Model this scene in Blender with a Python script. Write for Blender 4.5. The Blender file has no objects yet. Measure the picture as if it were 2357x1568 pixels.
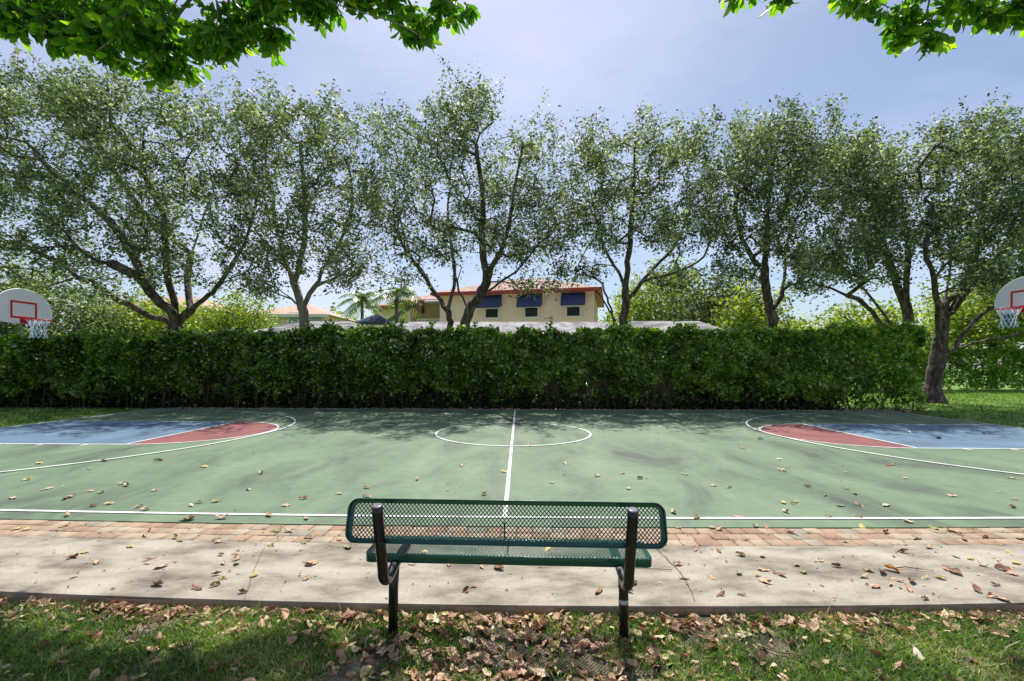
import bpy, bmesh, math, random
import numpy as np
from mathutils import Vector
random.seed(7); RNG = np.random.default_rng(11)
S = bpy.context.scene
COL = S.collection
R = math.radians
# ------------------------------------------------------------ camera
CAM_H = 1.63
YAW = R(0.9)
cd = bpy.data.cameras.new('camera'); cam = bpy.data.objects.new('camera', cd); COL.objects.link(cam)
cam.location = (0, 0, CAM_H); cam.rotation_mode = 'XYZ'
cam.rotation_euler = (R(90), R(-0.12), YAW)
cd.sensor_width = 36; cd.lens = 16.02; cd.shift_y = 56/2357; cd.clip_start = 0.05; cd.clip_end = 2000
S.camera = cam
# ------------------------------------------------------------ world, sun, exposure
SUN_EL = 61.0
w = bpy.data.worlds.new('World'); S.world = w; w.use_nodes = True
nt = w.node_tree; N = nt.nodes; L = nt.links; N.clear()
wo = N.new('ShaderNodeOutputWorld'); bg = N.new('ShaderNodeBackground'); sky = N.new('ShaderNodeTexSky')
sky.sky_type = 'NISHITA'; sky.sun_disc = False; sky.sun_elevation = R(SUN_EL); sky.sun_rotation = R(0)
sky.air_density = 1.0; sky.dust_density = 1.2; sky.ozone_density = 2.6; sky.altitude = 0
tc = N.new('ShaderNodeTexCoord'); mp = N.new('ShaderNodeMapping'); mp.inputs['Scale'].default_value = (1.0, 1.6, 3.2); mp.inputs['Rotation'].default_value = (0, R(25), R(10))
ns = N.new('ShaderNodeTexNoise'); ns.inputs['Scale'].default_value = 1.3; ns.inputs['Detail'].default_value = 5; ns.inputs['Roughness'].default_value = .55
cr = N.new('ShaderNodeValToRGB'); cr.color_ramp.elements[0].position = .40; cr.color_ramp.elements[1].position = .78
cr.color_ramp.elements[0].color = (0.10,)*3+(1,); cr.color_ramp.elements[1].color = (.75,)*3+(1,)
mx = N.new('ShaderNodeMix'); mx.data_type = 'RGBA'; mx.inputs['B'].default_value = (6.8, 7.0, 8.8, 1)
L.new(tc.outputs['Generated'], mp.inputs['Vector']); L.new(mp.outputs[0], ns.inputs['Vector']); L.new(ns.outputs['Fac'], cr.inputs[0])
L.new(cr.outputs[0], mx.inputs['Factor']); L.new(sky.outputs[0], mx.inputs['A'])
L.new(mx.outputs['Result'], bg.inputs[0]); L.new(bg.outputs[0], wo.inputs[0]); bg.inputs[1].default_value = 0.098
sd = bpy.data.lights.new('sun', 'SUN'); sun = bpy.data.objects.new('sun', sd); COL.objects.link(sun)
sd.energy = 5.0; sd.angle = R(0.53); sd.color = (1, .955, .88)
# light travels from +Y high towards the camera
sun.rotation_euler = (R(-(90-SUN_EL)), 0, R(-1))
S.view_settings.view_transform = 'Standard'; S.view_settings.look = 'None'; S.view_settings.gamma = 1
S.view_settings.exposure = 0.44

# ------------------------------------------------------------ helpers
F0 = 1049.0
def ray(px, py):
    """direction of a photo point (2357x1568 frame), y component 1"""
    u = (px-1178.5)/F0; v = (840-py)/F0
    c, s = math.cos(YAW), math.sin(YAW)
    d = Vector((u*c - s, u*s + c, v))
    return d/d.y
def at(px, py, Y):
    d = ray(px, py); return Vector((d.x*Y, Y, CAM_H + d.z*Y))
def onz(px, py, z=0.0):
    d = ray(px, py); t = (z-CAM_H)/d.z; return Vector((d.x*t, t, z))
def tag(o, label=None, cat=None, group=None, kind=None):
    if label: o['label'] = label
    if cat: o['category'] = cat
    if group: o['group'] = group
    if kind: o['kind'] = kind
    return o
def empty(name, loc=(0,0,0), rz=0):
    o = bpy.data.objects.new(name, None); COL.objects.link(o); o.location = loc; o.rotation_euler = (0,0,rz); o.empty_display_size = .2
    return o
def link(name, me, mat=None, parent=None):
    o = bpy.data.objects.new(name, me); COL.objects.link(o)
    if mat is not None and len(me.materials) == 0: me.materials.append(mat)
    if parent is not None: o.parent = parent
    return o
def np_mesh(name, V, F, mat, parent=None, var=None, smooth=False):
    V = np.asarray(V, dtype=np.float32); F = np.asarray(F, dtype=np.int32); k = F.shape[1]
    me = bpy.data.meshes.new(name); me.vertices.add(len(V)); me.vertices.foreach_set('co', V.ravel())
    me.loops.add(F.size); me.loops.foreach_set('vertex_index', F.ravel())
    me.polygons.add(len(F)); me.polygons.foreach_set('loop_start', np.arange(len(F), dtype=np.int32)*k)
    me.polygons.foreach_set('loop_total', np.full(len(F), k, dtype=np.int32))
    if smooth: me.polygons.foreach_set('use_smooth', np.ones(len(F), dtype=bool))
    me.update(calc_edges=True)
    if var is not None:
        a = me.attributes.new('var', 'FLOAT', 'FACE'); a.data.foreach_set('value', np.asarray(var, dtype=np.float32))
    return link(name, me, mat, parent)
class MB:
    """collects shapes, then makes ONE mesh object"""
    def __init__(s): s.bm = bmesh.new()
    def box(s, x0, x1, y0, y1, z0, z1, bev=0):
        r = bmesh.ops.create_cube(s.bm, size=1); vs = r['verts']
        for v in vs: v.co = Vector((x0+(v.co.x+.5)*(x1-x0), y0+(v.co.y+.5)*(y1-y0), z0+(v.co.z+.5)*(z1-z0)))
        if bev:
            es = {e for v in vs for e in v.link_edges}
            bmesh.ops.bevel(s.bm, geom=list(es), offset=bev, segments=2, affect='EDGES')
        return s
    def face(s, pts):
        s.bm.faces.new([s.bm.verts.new(p) for p in pts]); return s
    def prism(s, pts, vec):
        a = [s.bm.verts.new(p) for p in pts]; b = [s.bm.verts.new(Vector(p)+Vector(vec)) for p in pts]; n = len(a)
        s.bm.faces.new(a); s.bm.faces.new(b[::-1])
        for i in range(n): s.bm.faces.new((a[i], b[i], b[(i+1) % n], a[(i+1) % n]))
        return s
    def tube(s, pts, r, n=10, caps=True, closed=False):
        pts = [Vector(p) for p in pts]; m = len(pts); rs = r if isinstance(r, (list, tuple)) else [r]*m
        rings = []; up = None
        for i, p in enumerate(pts):
            if closed: t = pts[(i+1) % m]-pts[i-1]
            else: t = pts[min(i+1, m-1)]-pts[max(i-1, 0)]
            t.normalize()
            if up is None:
                up = Vector((0,0,1)) if abs(t.z) < .9 else Vector((1,0,0))
            a = t.cross(up); a.normalize(); b = a.cross(t); b.normalize(); up = b
            rings.append([s.bm.verts.new(p+(a*math.cos(q)+b*math.sin(q))*rs[i]) for q in [2*math.pi*k/n for k in range(n)]])
        for i in range(m if closed else m-1):
            A, B = rings[i], rings[(i+1) % m]
            for k in range(n):
                f = s.bm.faces.new((A[k], A[(k+1) % n], B[(k+1) % n], B[k])); f.smooth = True
        if caps and not closed: s.bm.faces.new(rings[0][::-1]); s.bm.faces.new(rings[-1])
        return s
    def build(s, name, mat, parent=None):
        bmesh.ops.recalc_face_normals(s.bm, faces=s.bm.faces[:])
        me = bpy.data.meshes.new(name); s.bm.to_mesh(me); s.bm.free(); return link(name, me, mat, parent)
# ------------------------------------------------------------ materials
def mat(name, col, rough=.6, metal=0, spec=.5):
    m = bpy.data.materials.new(name); m.use_nodes = True; b = m.node_tree.nodes['Principled BSDF']
    b.inputs['Base Color'].default_value = (*col, 1); b.inputs['Roughness'].default_value = rough
    b.inputs['Metallic'].default_value = metal; b.inputs['Specular IOR Level'].default_value = spec
    return m
def noisy(name, stops, scale=3, detail=6, rough=.7, bump=0, bscale=40, stretch=(1,1,1), coord='Object', spec=.4, rot=0, distort=0, fine=None):
    """stops: list of (pos, colour) for a noise driven ramp"""
    m = mat(name, stops[0][1], rough, 0, spec); t = m.node_tree; n = t.nodes; l = t.links; b = n['Principled BSDF']
    tc = n.new('ShaderNodeTexCoord'); mp = n.new('ShaderNodeMapping'); mp.inputs['Scale'].default_value = stretch; mp.inputs['Rotation'].default_value = (0,0,rot)
    l.new(tc.outputs[coord], mp.inputs[0])
    a = n.new('ShaderNodeTexNoise'); a.inputs['Scale'].default_value = scale; a.inputs['Detail'].default_value = detail; a.inputs['Roughness'].default_value = .6; a.inputs['Distortion'].default_value = distort
    l.new(mp.outputs[0], a.inputs['Vector'])
    r = n.new('ShaderNodeValToRGB'); e = r.color_ramp.elements
    while len(e) < len(stops): e.new(.5)
    for i, (p, c) in enumerate(stops): e[i].position = p; e[i].color = (*c, 1)
    l.new(a.outputs['Fac'], r.inputs[0]); out = r.outputs[0]
    if fine:
        f = n.new('ShaderNodeTexNoise'); f.inputs['Scale'].default_value = fine[0]; f.inputs['Detail'].default_value = 4
        l.new(tc.outputs[coord], f.inputs['Vector'])
        mr = n.new('ShaderNodeMapRange'); mr.inputs['From Min'].default_value = .3; mr.inputs['From Max'].default_value = .7
        mr.inputs['To Min'].default_value = 1-fine[1]; mr.inputs['To Max'].default_value = 1+fine[1]; l.new(f.outputs['Fac'], mr.inputs['Value'])
        vm = n.new('ShaderNodeVectorMath'); vm.operation = 'SCALE'; l.new(out, vm.inputs[0]); l.new(mr.outputs[0], vm.inputs['Scale']); out = vm.outputs[0]
    l.new(out, b.inputs['Base Color'])
    if bump:
        c = n.new('ShaderNodeTexNoise'); c.inputs['Scale'].default_value = bscale; c.inputs['Detail'].default_value = 5
        l.new(tc.outputs[coord], c.inputs['Vector'])
        bp = n.new('ShaderNodeBump'); bp.inputs['Strength'].default_value = bump; bp.inputs['Distance'].default_value = .02
        l.new(c.outputs['Fac'], bp.inputs['Height']); l.new(bp.outputs[0], b.inputs['Normal'])
    return m
def leafmat(name, stops, rough=.4, trans=.35, tcol=None, spec=.5):
    """leaf: colour from the per-face 'var' attribute, with light coming through"""
    m = mat(name, stops[0][1], rough, 0, spec); t = m.node_tree; n = t.nodes; l = t.links; b = n['Principled BSDF']; out = n['Material Output']
    a = n.new('ShaderNodeAttribute'); a.attribute_name = 'var'
    r = n.new('ShaderNodeValToRGB'); e = r.color_ramp.elements
    while len(e) < len(stops): e.new(.5)
    for i, (p, c) in enumerate(stops): e[i].position = p; e[i].color = (*c, 1)
    l.new(a.outputs['Fac'], r.inputs[0]); l.new(r.outputs[0], b.inputs['Base Color'])
    if trans:
        tr = n.new('ShaderNodeBsdfTranslucent'); ms = n.new('ShaderNodeMixShader'); ms.inputs[0].default_value = trans
        v = n.new('ShaderNodeMix'); v.data_type = 'RGBA'; v.blend_type = 'MULTIPLY'; v.inputs['Factor'].default_value = 1
        v.inputs['B'].default_value = (*(tcol or (1.5, 1.9, .5)), 1); l.new(r.outputs[0], v.inputs['A']); l.new(v.outputs['Result'], tr.inputs[0])
        l.new(b.outputs[0], ms.inputs[1]); l.new(tr.outputs[0], ms.inputs[2]); l.new(ms.outputs[0], out.inputs[0])
    return m
M = {}
M['court'] = noisy('court_paint', [(.30,(.048,.062,.050)),(.38,(.080,.115,.074)),(.48,(.106,.162,.096)),(.68,(.155,.215,.130))], scale=.8, detail=8, rough=.62, bump=.12, bscale=90, stretch=(1.3,.55,1), distort=.6, fine=(6,.10))
M['blue'] = noisy('blue_court_paint', [(.3,(.06,.10,.14)),(.6,(.10,.18,.27)),(.8,(.16,.24,.32))], scale=.9, rough=.6, bump=.1, bscale=90, fine=(8,.08))
M['red'] = noisy('red_court_paint', [(.3,(.14,.045,.043)),(.6,(.225,.068,.066)),(.8,(.28,.11,.10))], scale=1.1, rough=.6, bump=.1, bscale=90, fine=(8,.08))
M['line'] = noisy('white_line_paint', [(.3,(.50,.52,.50)),(.5,(.74,.75,.74)),(.7,(.80,.80,.79))], scale=5, rough=.55)
M['concrete'] = noisy('concrete', [(.34,(.12,.103,.078)),(.44,(.215,.190,.148)),(.53,(.310,.276,.220)),(.66,(.385,.350,.288))], scale=2.1, detail=8, rough=.85, bump=.25, bscale=120, fine=(45,.10), stretch=(.8,1.5,1))
M['concrete_edge'] = noisy('concrete_edge', [(.3,(.22,.15,.09)),(.6,(.34,.26,.18))], scale=5, rough=.9, bump=.3)
M['sand'] = noisy('joint_sand', [(.3,(.05,.04,.03)),(.7,(.12,.10,.075))], scale=12, rough=.95)
M['ground'] = noisy('lawn_soil', [(.3,(.06,.12,.02)),(.45,(.10,.20,.03)),(.6,(.15,.27,.035)),(.75,(.20,.32,.05))], scale=1.4, detail=8, rough=.9, bump=.6, bscale=25, fine=(30,.25))
M['frontsoil'] = noisy('thin_lawn_soil', [(.40,(.03,.035,.015)),(.5,(.09,.07,.045)),(.6,(.21,.165,.12))], scale=6, detail=8, rough=.95, bump=.8, bscale=50, fine=(60,.3))
M['mulch'] = noisy('mulch', [(.3,(.012,.008,.006)),(.6,(.03,.02,.014)),(.8,(.07,.042,.03))], scale=12, detail=8, rough=.95, bump=.8, bscale=40)
M['bark'] = noisy('oak_bark', [(.36,(.035,.026,.021)),(.5,(.085,.066,.053)),(.64,(.20,.165,.14))], scale=7, detail=8, rough=.9, bump=.9, bscale=22, stretch=(1,1,.35), fine=(30,.2))
M['bark2'] = noisy('pale_bark', [(.3,(.12,.10,.075)),(.5,(.22,.19,.15)),(.7,(.33,.30,.25))], scale=7, detail=8, rough=.9, bump=.7, bscale=22, stretch=(1,1,.35))
M['oak'] = leafmat('oak_leaves', [(0,(.03,.048,.028)),(.35,(.085,.12,.065)),(.65,(.18,.23,.13)),(.88,(.34,.38,.25)),(1,(.55,.58,.46))], rough=.48, trans=.36, tcol=(1.5,1.65,.65), spec=.3)
M['hedge'] = leafmat('hedge_leaves', [(0,(.022,.045,.010)),(.35,(.09,.18,.024)),(.7,(.24,.38,.05)),(.94,(.50,.60,.17)),(.985,(.20,.09,.05)),(1,(.62,.66,.55))], rough=.3, trans=.40, tcol=(1.5,1.9,.35))  # palest stop paints sky glints as well as pale leaves
M['yellow'] = leafmat('yellow_green_leaves', [(0,(.09,.14,.03)),(.5,(.26,.36,.06)),(1,(.48,.55,.16))], rough=.5, trans=.35, tcol=(1.6,1.6,.4))
M['fore'] = leafmat('broad_leaves', [(0,(.03,.08,.013)),(.35,(.06,.145,.018)),(.7,(.13,.24,.028)),(1,(.32,.38,.06))], rough=.4, trans=.58, tcol=(2.1,2.6,.35))
M['palm'] = leafmat('palm_leaves', [(0,(.08,.13,.03)),(.6,(.14,.22,.06)),(1,(.28,.34,.16))], rough=.35, trans=.3)
M['grass'] = leafmat('grass_blades', [(0,(.035,.075,.014)),(.35,(.085,.17,.026)),(.7,(.19,.29,.055)),(.90,(.36,.40,.15)),(1,(.55,.46,.29))], rough=.5, trans=.35, tcol=(1.5,1.8,.5))
M['litter'] = leafmat('leaf_litter', [(0,(.12,.055,.03)),(.3,(.28,.15,.085)),(.65,(.50,.31,.19)),(.9,(.62,.45,.28)),(1,(.44,.40,.14))], rough=.6, trans=.12, tcol=(1.3,1,.6))

# ------------------------------------------------------------ ground, court, walk
GZ = -.08
def kwarp(Y):
    return float(np.interp(Y, [3.09, 4.12, 4.65, 7, 10], [.0085, .0058, .0036, .001, 0]))
def wy(X, Y): return Y + kwarp(Y)*min(X*X, 64)
def strip(name, edge0, edge1, x0, x1, z, mt, parent=None, n=60, depth=0):
    """sheet between two slightly bowed edges; depth gives it a skirt"""
    b = MB(); bm = b.bm; A = []; B = []
    for i in range(n+1):
        X = x0+(x1-x0)*i/n
        A.append(bm.verts.new((X, wy(X, edge0), z))); B.append(bm.verts.new((X, wy(X, edge1), z)))
    for i in range(n): bm.faces.new((A[i], A[i+1], B[i+1], B[i]))
    if depth:
        dn = lambda v: bm.verts.new((v.co.x, v.co.y, z-depth))
        A2 = [dn(v) for v in A]; B2 = [dn(v) for v in B]
        for i in range(n): bm.faces.new((A2[i], A2[i+1], A[i+1], A[i])); bm.faces.new((B[i], B[i+1], B2[i+1], B2[i]))
        bm.faces.new((A[0], B[0], B2[0], A2[0])); bm.faces.new((B[n], A[n], A2[n], B2[n]))
    return b.build(name, mt, parent)
b = MB(); b.face([(-400,-200,GZ),(400,-200,GZ),(400,700,GZ),(-400,700,GZ)])
tag(b.build('ground', M['ground'], None), kind='structure')
# bare worn lawn in front of the walk, gently uneven
nx, ny = 220, 60
gx = np.linspace(-11, 11, nx); gy = np.linspace(.2, 3.16, ny)
X, Y = np.meshgrid(gx, gy); Z = GZ+.006+.012*(np.sin(X*2.3+Y*1.7)*np.sin(Y*3.1-X)+.6*np.sin(X*7+1)*np.sin(Y*8))*.6+.008
Y = Y + .0085*np.minimum(X*X, 64)*(Y/3.16)
V = np.stack([X.ravel(), Y.ravel(), Z.ravel()], 1); idx = np.arange(nx*ny).reshape(ny, nx)
Fq = np.stack([idx[:-1,:-1].ravel(), idx[:-1,1:].ravel(), idx[1:,1:].ravel(), idx[1:,:-1].ravel()], 1)
tag(np_mesh('front_lawn', V, Fq, M['frontsoil'], smooth=True), kind='structure')
b = MB(); b.face([(-11.6,16.75,GZ+.004),(15.6,16.75,GZ+.004),(15.2,18.9,GZ+.004),(-30,18.9,GZ+.004),(-30,17.2,GZ+.004),(-14.5,16.85,GZ+.004)])
tag(b.build('mulch_bed', M['mulch'], None), kind='structure')
# court slab
CX0, CX1, CY0, CY1 = -13.35, 13.3, 4.60, 16.72
court = strip('court', CY0, CY1, CX0, CX1, 0.0, M['court'], n=80, depth=.12); tag(court, kind='structure')
LZ1, LZ2 = .004, .008
def sheet(name, pts, z, mt): return MB().face([(p[0], p[1], z) for p in pts]).build(name, mt, court)
def band(name, pts, wd, z=LZ2, closed=False, mt=None):
    pts = [Vector((p[0], p[1])) for p in pts]; m = len(pts); A = []; B = []; b = MB()
    for i, p in enumerate(pts):
        t = (pts[(i+1) % m]-pts[i-1]) if closed else (pts[min(i+1, m-1)]-pts[max(i-1, 0)])
        t.normalize(); nn = Vector((-t.y, t.x))*wd/2
        A.append(b.bm.verts.new((*(p+nn), z))); B.append(b.bm.verts.new((*(p-nn), z)))
    for i in range(m if closed else m-1):
        j = (i+1) % m; b.bm.faces.new((A[i], B[i], B[j], A[j]))
    return b.build(name, mt or M['line'], court)
KY0, KY1, KC = 9.10, 12.76, 10.93
strip('sideline', 4.835, 4.885, CX0+.25, CX1-.2, LZ2, M['line'], court)
band('far_sideline', [(CX0+.25, 16.6), (CX1-.2, 16.6)], .05)
band('center_line', [(-.15, 4.89), (-.145, 16.57)], .05)
band('center_circle', [(-.14+1.83*math.cos(a), KC+1.83*math.sin(a)) for a in np.linspace(0, 2*math.pi, 97)[:-1]], .05, LZ2+.004, True)
for s, xb, xf in ((-1, CX0+.27, -7.95), (1, CX1-.22, 7.85)):
    sheet('blue_key', [(xb, KY0), (xf, KY0), (xf, KY1), (xb, KY1)], LZ1, M['blue'])
    arc = [(xf-s*1.9*math.sin(a), KC+1.83*math.cos(a)) for a in np.linspace(0, math.pi, 40)]
    sheet('red_free_throw_semicircle', arc, LZ1, M['red'])
    band('free_throw_arc', arc, .05)
    band('free_throw_line', [(xf, KY0+.03), (xf, KY1-.03)], .05, LZ2+.004)
    band('key_line', [(xb, KY0), (xf, KY0)], .05, LZ2); band('key_line', [(xb, KY1), (xf, KY1)], .05, LZ2)
    band('baseline', [(xb, 4.89), (xb, 16.57)], .05, LZ2+.004)
    hc = s*11.55; arc3 = [(hc-s*5.6*math.cos(a), 11.1+(6.0 if a < 0 else 4.65)*math.sin(a)) for a in np.linspace(-math.pi/2, math.pi/2, 90)]
    arc3 = [(xb, arc3[0][1])]+arc3+[(xb, arc3[-1][1])]
    band('three_point_line', arc3, .05, LZ2+.008)
    for xt in (8.72, 9.62, 10.5, 11.2): band('lane_mark', [(s*xt, KY0-.18), (s*xt, KY0-.03)], .05, LZ2)
# brick paver strip
BR0, BR1 = 4.12, 4.585
tag(strip('paver_bed', BR0, BR1, -13, 13, -.018, M['sand'], depth=.08), kind='structure')
Vv = []; Ff = []; var = []
rows = [BR0+.006, BR0+.16, BR0+.313, BR1-.002]
for r_ in range(3):
    x = -13+random.uniform(0, .1)
    while x < 12.8:
        wd = random.choice([.15, .155, .15, .20]) if r_ != 1 else random.choice([.15, .15, .17])
        y0, y1 = rows[r_]+.003, rows[r_+1]-.003; z = -.001+random.uniform(-.004, .003); c = len(Vv); g = .0035
        q = [(x+g, y0), (x+wd-g, y0), (x+wd-g, y1), (x+g, y1)]; be = .006
        q2 = [(x+g+be, y0+be), (x+wd-g-be, y0+be), (x+wd-g-be, y1-be), (x+g+be, y1-be)]
        for (a, bb) in q: Vv.append((a, wy(a, bb), -.02))
        for (a, bb) in q: Vv.append((a, wy(a, bb), z-.005))
        for (a, bb) in q2: Vv.append((a, wy(a, bb), z))
        cc = random.random()
        for i in range(4):
            j = (i+1) % 4; Ff.append((c+i, c+j, c+4+j, c+4+i)); Ff.append((c+4+i, c+4+j, c+8+j, c+8+i)); var += [cc, cc]
        Ff.append((c+8, c+9, c+10, c+11)); var.append(cc); x += wd
M['brick'] = leafmat('clay_pavers', [(0,(.27,.165,.105)),(.3,(.33,.225,.148)),(.6,(.355,.265,.18)),(.85,(.35,.29,.21)),(1,(.24,.22,.175))], rough=.85, trans=0)
t_ = M['brick'].node_tree; b_ = t_.nodes['Principled BSDF']; ramp = [n for n in t_.nodes if n.type == 'VALTORGB'][0]
tcn = t_.nodes.new('ShaderNodeTexCoord'); nz = t_.nodes.new('ShaderNodeTexNoise'); nz.inputs['Scale'].default_value = 5; nz.inputs['Detail'].default_value = 8
mr = t_.nodes.new('ShaderNodeMapRange'); mr.inputs['From Min'].default_value = .3; mr.inputs['From Max'].default_value = .7; mr.inputs['To Min'].default_value = .72; mr.inputs['To Max'].default_value = 1.15
vm = t_.nodes.new('ShaderNodeVectorMath'); vm.operation = 'SCALE'
t_.links.new(tcn.outputs['Object'], nz.inputs['Vector']); t_.links.new(nz.outputs['Fac'], mr.inputs['Value']); t_.links.new(ramp.outputs[0], vm.inputs[0]); t_.links.new(mr.outputs[0], vm.inputs['Scale']); t_.links.new(vm.outputs[0], b_.inputs['Base Color'])
tag(np_mesh('brick_strip', Vv, Ff, M['brick'], var=var), kind='structure')
# concrete walk
walk = strip('concrete_walk', 3.09, 4.118, -13, 13, 0.0, M['concrete'], n=80, depth=.12); tag(walk, kind='structure')
M['crack'] = mat('crack', (.06,.05,.04), .95)
def crack(name, pts, wd):
    b = MB(); A = []; B = []
    pts = [onz(*p) for p in pts]; dense = []
    for i in range(len(pts)-1):
        for k in range(5):
            q = pts[i].lerp(pts[i+1], k/5); q.x += random.uniform(-.006, .006); dense.append(q)
    dense.append(pts[-1])
    for q in dense:
        ww = wd*random.uniform(.5, 1.2); A.append(b.bm.verts.new((q.x-ww, q.y, .004))); B.append(b.bm.verts.new((q.x+ww, q.y, .004)))
    for i in range(len(A)-1): b.bm.faces.new((A[i], B[i], B[i+1], A[i+1]))
    b.build(name, M['crack'], walk)
crack('crack', [(1512,1263),(1532,1283),(1563,1312),(1585,1345),(1600,1384)], .0032)
crack('control_joint', [(612,1255),(588,1310),(563,1386)], .0022)
# slab edge, brown with soil
b = MB(); A = []; B = []
for i in range(81):
    X = -13+26*i/80; A.append(b.bm.verts.new((X, wy(X, 3.09)-.003, -.014))); B.append(b.bm.verts.new((X, wy(X, 3.09)-.003, -.12)))
for i in range(80): b.bm.faces.new((A[i], A[i+1], B[i+1], B[i]))
b.build('edge', M['concrete_edge'], walk)

# ------------------------------------------------------------ bench
M['bench'] = mat('bench_green_vinyl', (.005,.072,.05), .2); M['black'] = mat('black_powder_coat', (.010,.010,.011), .25)
M['cap'] = mat('sky_tinted_cap', (.11,.11,.14), .35); M['tape'] = mat('grey_sticker', (.45,.46,.44), .6)  # cap tone has the sky's reflection put into its colour
bench = empty('park_bench', (-.072, 2.85, GZ), R(-1.6))
tag(bench, 'green perforated metal bench with black tube legs facing the basketball court', 'bench')
def rrect(hx, hy, r, n=8):
    pts = []
    for cx, cy, a0 in ((hx-r, hy-r, 0), (-hx+r, hy-r, 90), (-hx+r, -hy+r, 180), (hx-r, -hy+r, 270)):
        for k in range(n+1):
            a = R(a0+90*k/n); pts.append((cx+r*math.cos(a), cy+r*math.sin(a)))
    return pts
def perforated(hx, hy, rad, fr, depth):
    """expanded-metal sheet and rolled border in the local xy plane"""
    w_, h_ = .0225, .026; V = []; F = []; out = []; inn = []
    for k in range(8):
        a = 2*math.pi*k/8
        ring = {0:(w_/2,0),1:(w_/4,h_/4),2:(0,h_/2),3:(-w_/4,h_/4),4:(-w_/2,0),5:(-w_/4,-h_/4),6:(0,-h_/2),7:(w_/4,-h_/4)}[k]
        out.append(ring); s = .70 if k % 2 == 0 else .80; inn.append((ring[0]*s*.97, ring[1]*s*.97))
    def inside(x, y):
        dx = max(abs(x)-(hx-rad), 0); dy = max(abs(y)-(hy-rad), 0)
        return math.hypot(dx, dy) < rad-.006 and abs(x) < hx-.004 and abs(y) < hy-.004
    for par in (0, 1):
        for i in range(int(-hx/w_)-1, int(hx/w_)+2):
            for j in range(int(-hy/h_)-1, int(hy/h_)+2):
                cx, cy = (i+.5*par)*w_, (j+.5*par)*h_
                if not inside(cx, cy): continue
                c = len(V); V += [(cx+p[0], cy+p[1], 0) for p in out]+[(cx+p[0], cy+p[1], 0) for p in inn]
                F += [(c+k, c+(k+1) % 8, c+8+(k+1) % 8, c+8+k) for k in range(8)]
    prof = [(0,-depth),(0,-.004),(.002,0),(fr-.004,0),(fr,-.003),(fr,-.006),(.005,-.006),(.005,-depth)]
    b = MB(); rings = []
    for t, (x, y) in enumerate(rrect(hx, hy, rad)):
        dx = max(abs(x)-(hx-rad), 0)*(1 if x > 0 else -1); dy = max(abs(y)-(hy-rad), 0)*(1 if y > 0 else -1)
        n = Vector((dx, dy)); 
        if n.length < 1e-6: n = Vector((0,1))
        n.normalize(); rings.append([b.bm.verts.new((x-n.x*p[0], y-n.y*p[0], p[1])) for p in prof])
    m = len(rings)
    for i in range(m):
        A_, B_ = rings[i], rings[(i+1) % m]
        for k in range(len(prof)): 
            kk = (k+1) % len(prof); f = b.bm.faces.new((A_[k], A_[kk], B_[kk], B_[k])); f.smooth = True
    return V, F, b
def panel(name, hx, hy, rad, fr, depth, loc, rot):
    V, F, b = perforated(hx, hy, rad, fr, depth)
    o = np_mesh(name, V, F, M['bench'], bench); o.location = loc; o.rotation_euler = rot
    wld = o.modifiers.new('weld', 'WELD'); wld.merge_threshold = .0004
    so = o.modifiers.new('solidify', 'SOLIDIFY'); so.thickness = .0022; so.offset = 0
    fr_ = b.build('frame', M['bench'], o)
    bv = fr_.modifiers.new('bevel', 'BEVEL'); bv.width = .0012; bv.segments = 2; bv.limit_method = 'ANGLE'
    return o
HX = .888
seat = panel('seat', HX, .155, .045, .026, .052, (0, .095, .535), (0,0,0))
# backrest: rotate so local +z faces away from camera (front of bench), border turned to the rear
lean = math.atan2(.085, .27)
back = panel('backrest', HX, .120, .06, .026, .044, (0, -.288, .822), (R(-90)-lean, 0, 0))
for s in (-1, 1):
    x = s*.692
    pts = [(x, -.392, .935), (x, -.385, .90), (x, -.335, .70), (x, -.293, .555)]
    for k in range(1, 9):     # bend under the seat
        a = R(180+k*11.5+8); pts.append((x, -.19+.105*math.cos(a)*1.0, .545+.105*math.sin(a)*.9))
    pts += [(x, -.12, .462), (x, -.03, .478), (x, .10, .486), (x, .20, .486)]
    p = MB().tube(pts, .030, 16).build('back_support', M['black'], bench)
    MB().tube([(x, -.3925, .9362), (x, -.3935, .9405), (x, -.394, .943)], [.0305, .0285, .02], 16).build('end_cap', M['cap'], p)
    xl = s*.722
    lg = MB().tube([(xl-s*.0, -.002, -.02), (xl-s*.0, .006, .30), (xl-s*.004, .028, .455)], .030, 16).build('leg', M['black'], bench)
    if s == 1:
        MB().tube([(xl, .0044, .235), (xl, .0053, .262)], .0312, 16).build('sticker', M['tape'], lg)
    MB().box(x-.03, x+.03, -.05, .23, .488, .495, .002).build('bracket', M['black'], bench)
    MB().tube([(x-s*.035, -.19, .545-.03), (x-s*.035, -.19, .545-.005)], .011, 8).build('bolt', M['cap'], p)
MB().prism([(-.004,-.27,.715),(-.004,-.262,.715),(-.004,-.302,.83),(-.004,-.31,.83)], (.008,0,0)).build('strap', M['black'], bench)
MB().box(-.006, .006, .0, .19, .503, .526).build('seat_rib', M['black'], bench)

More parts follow.
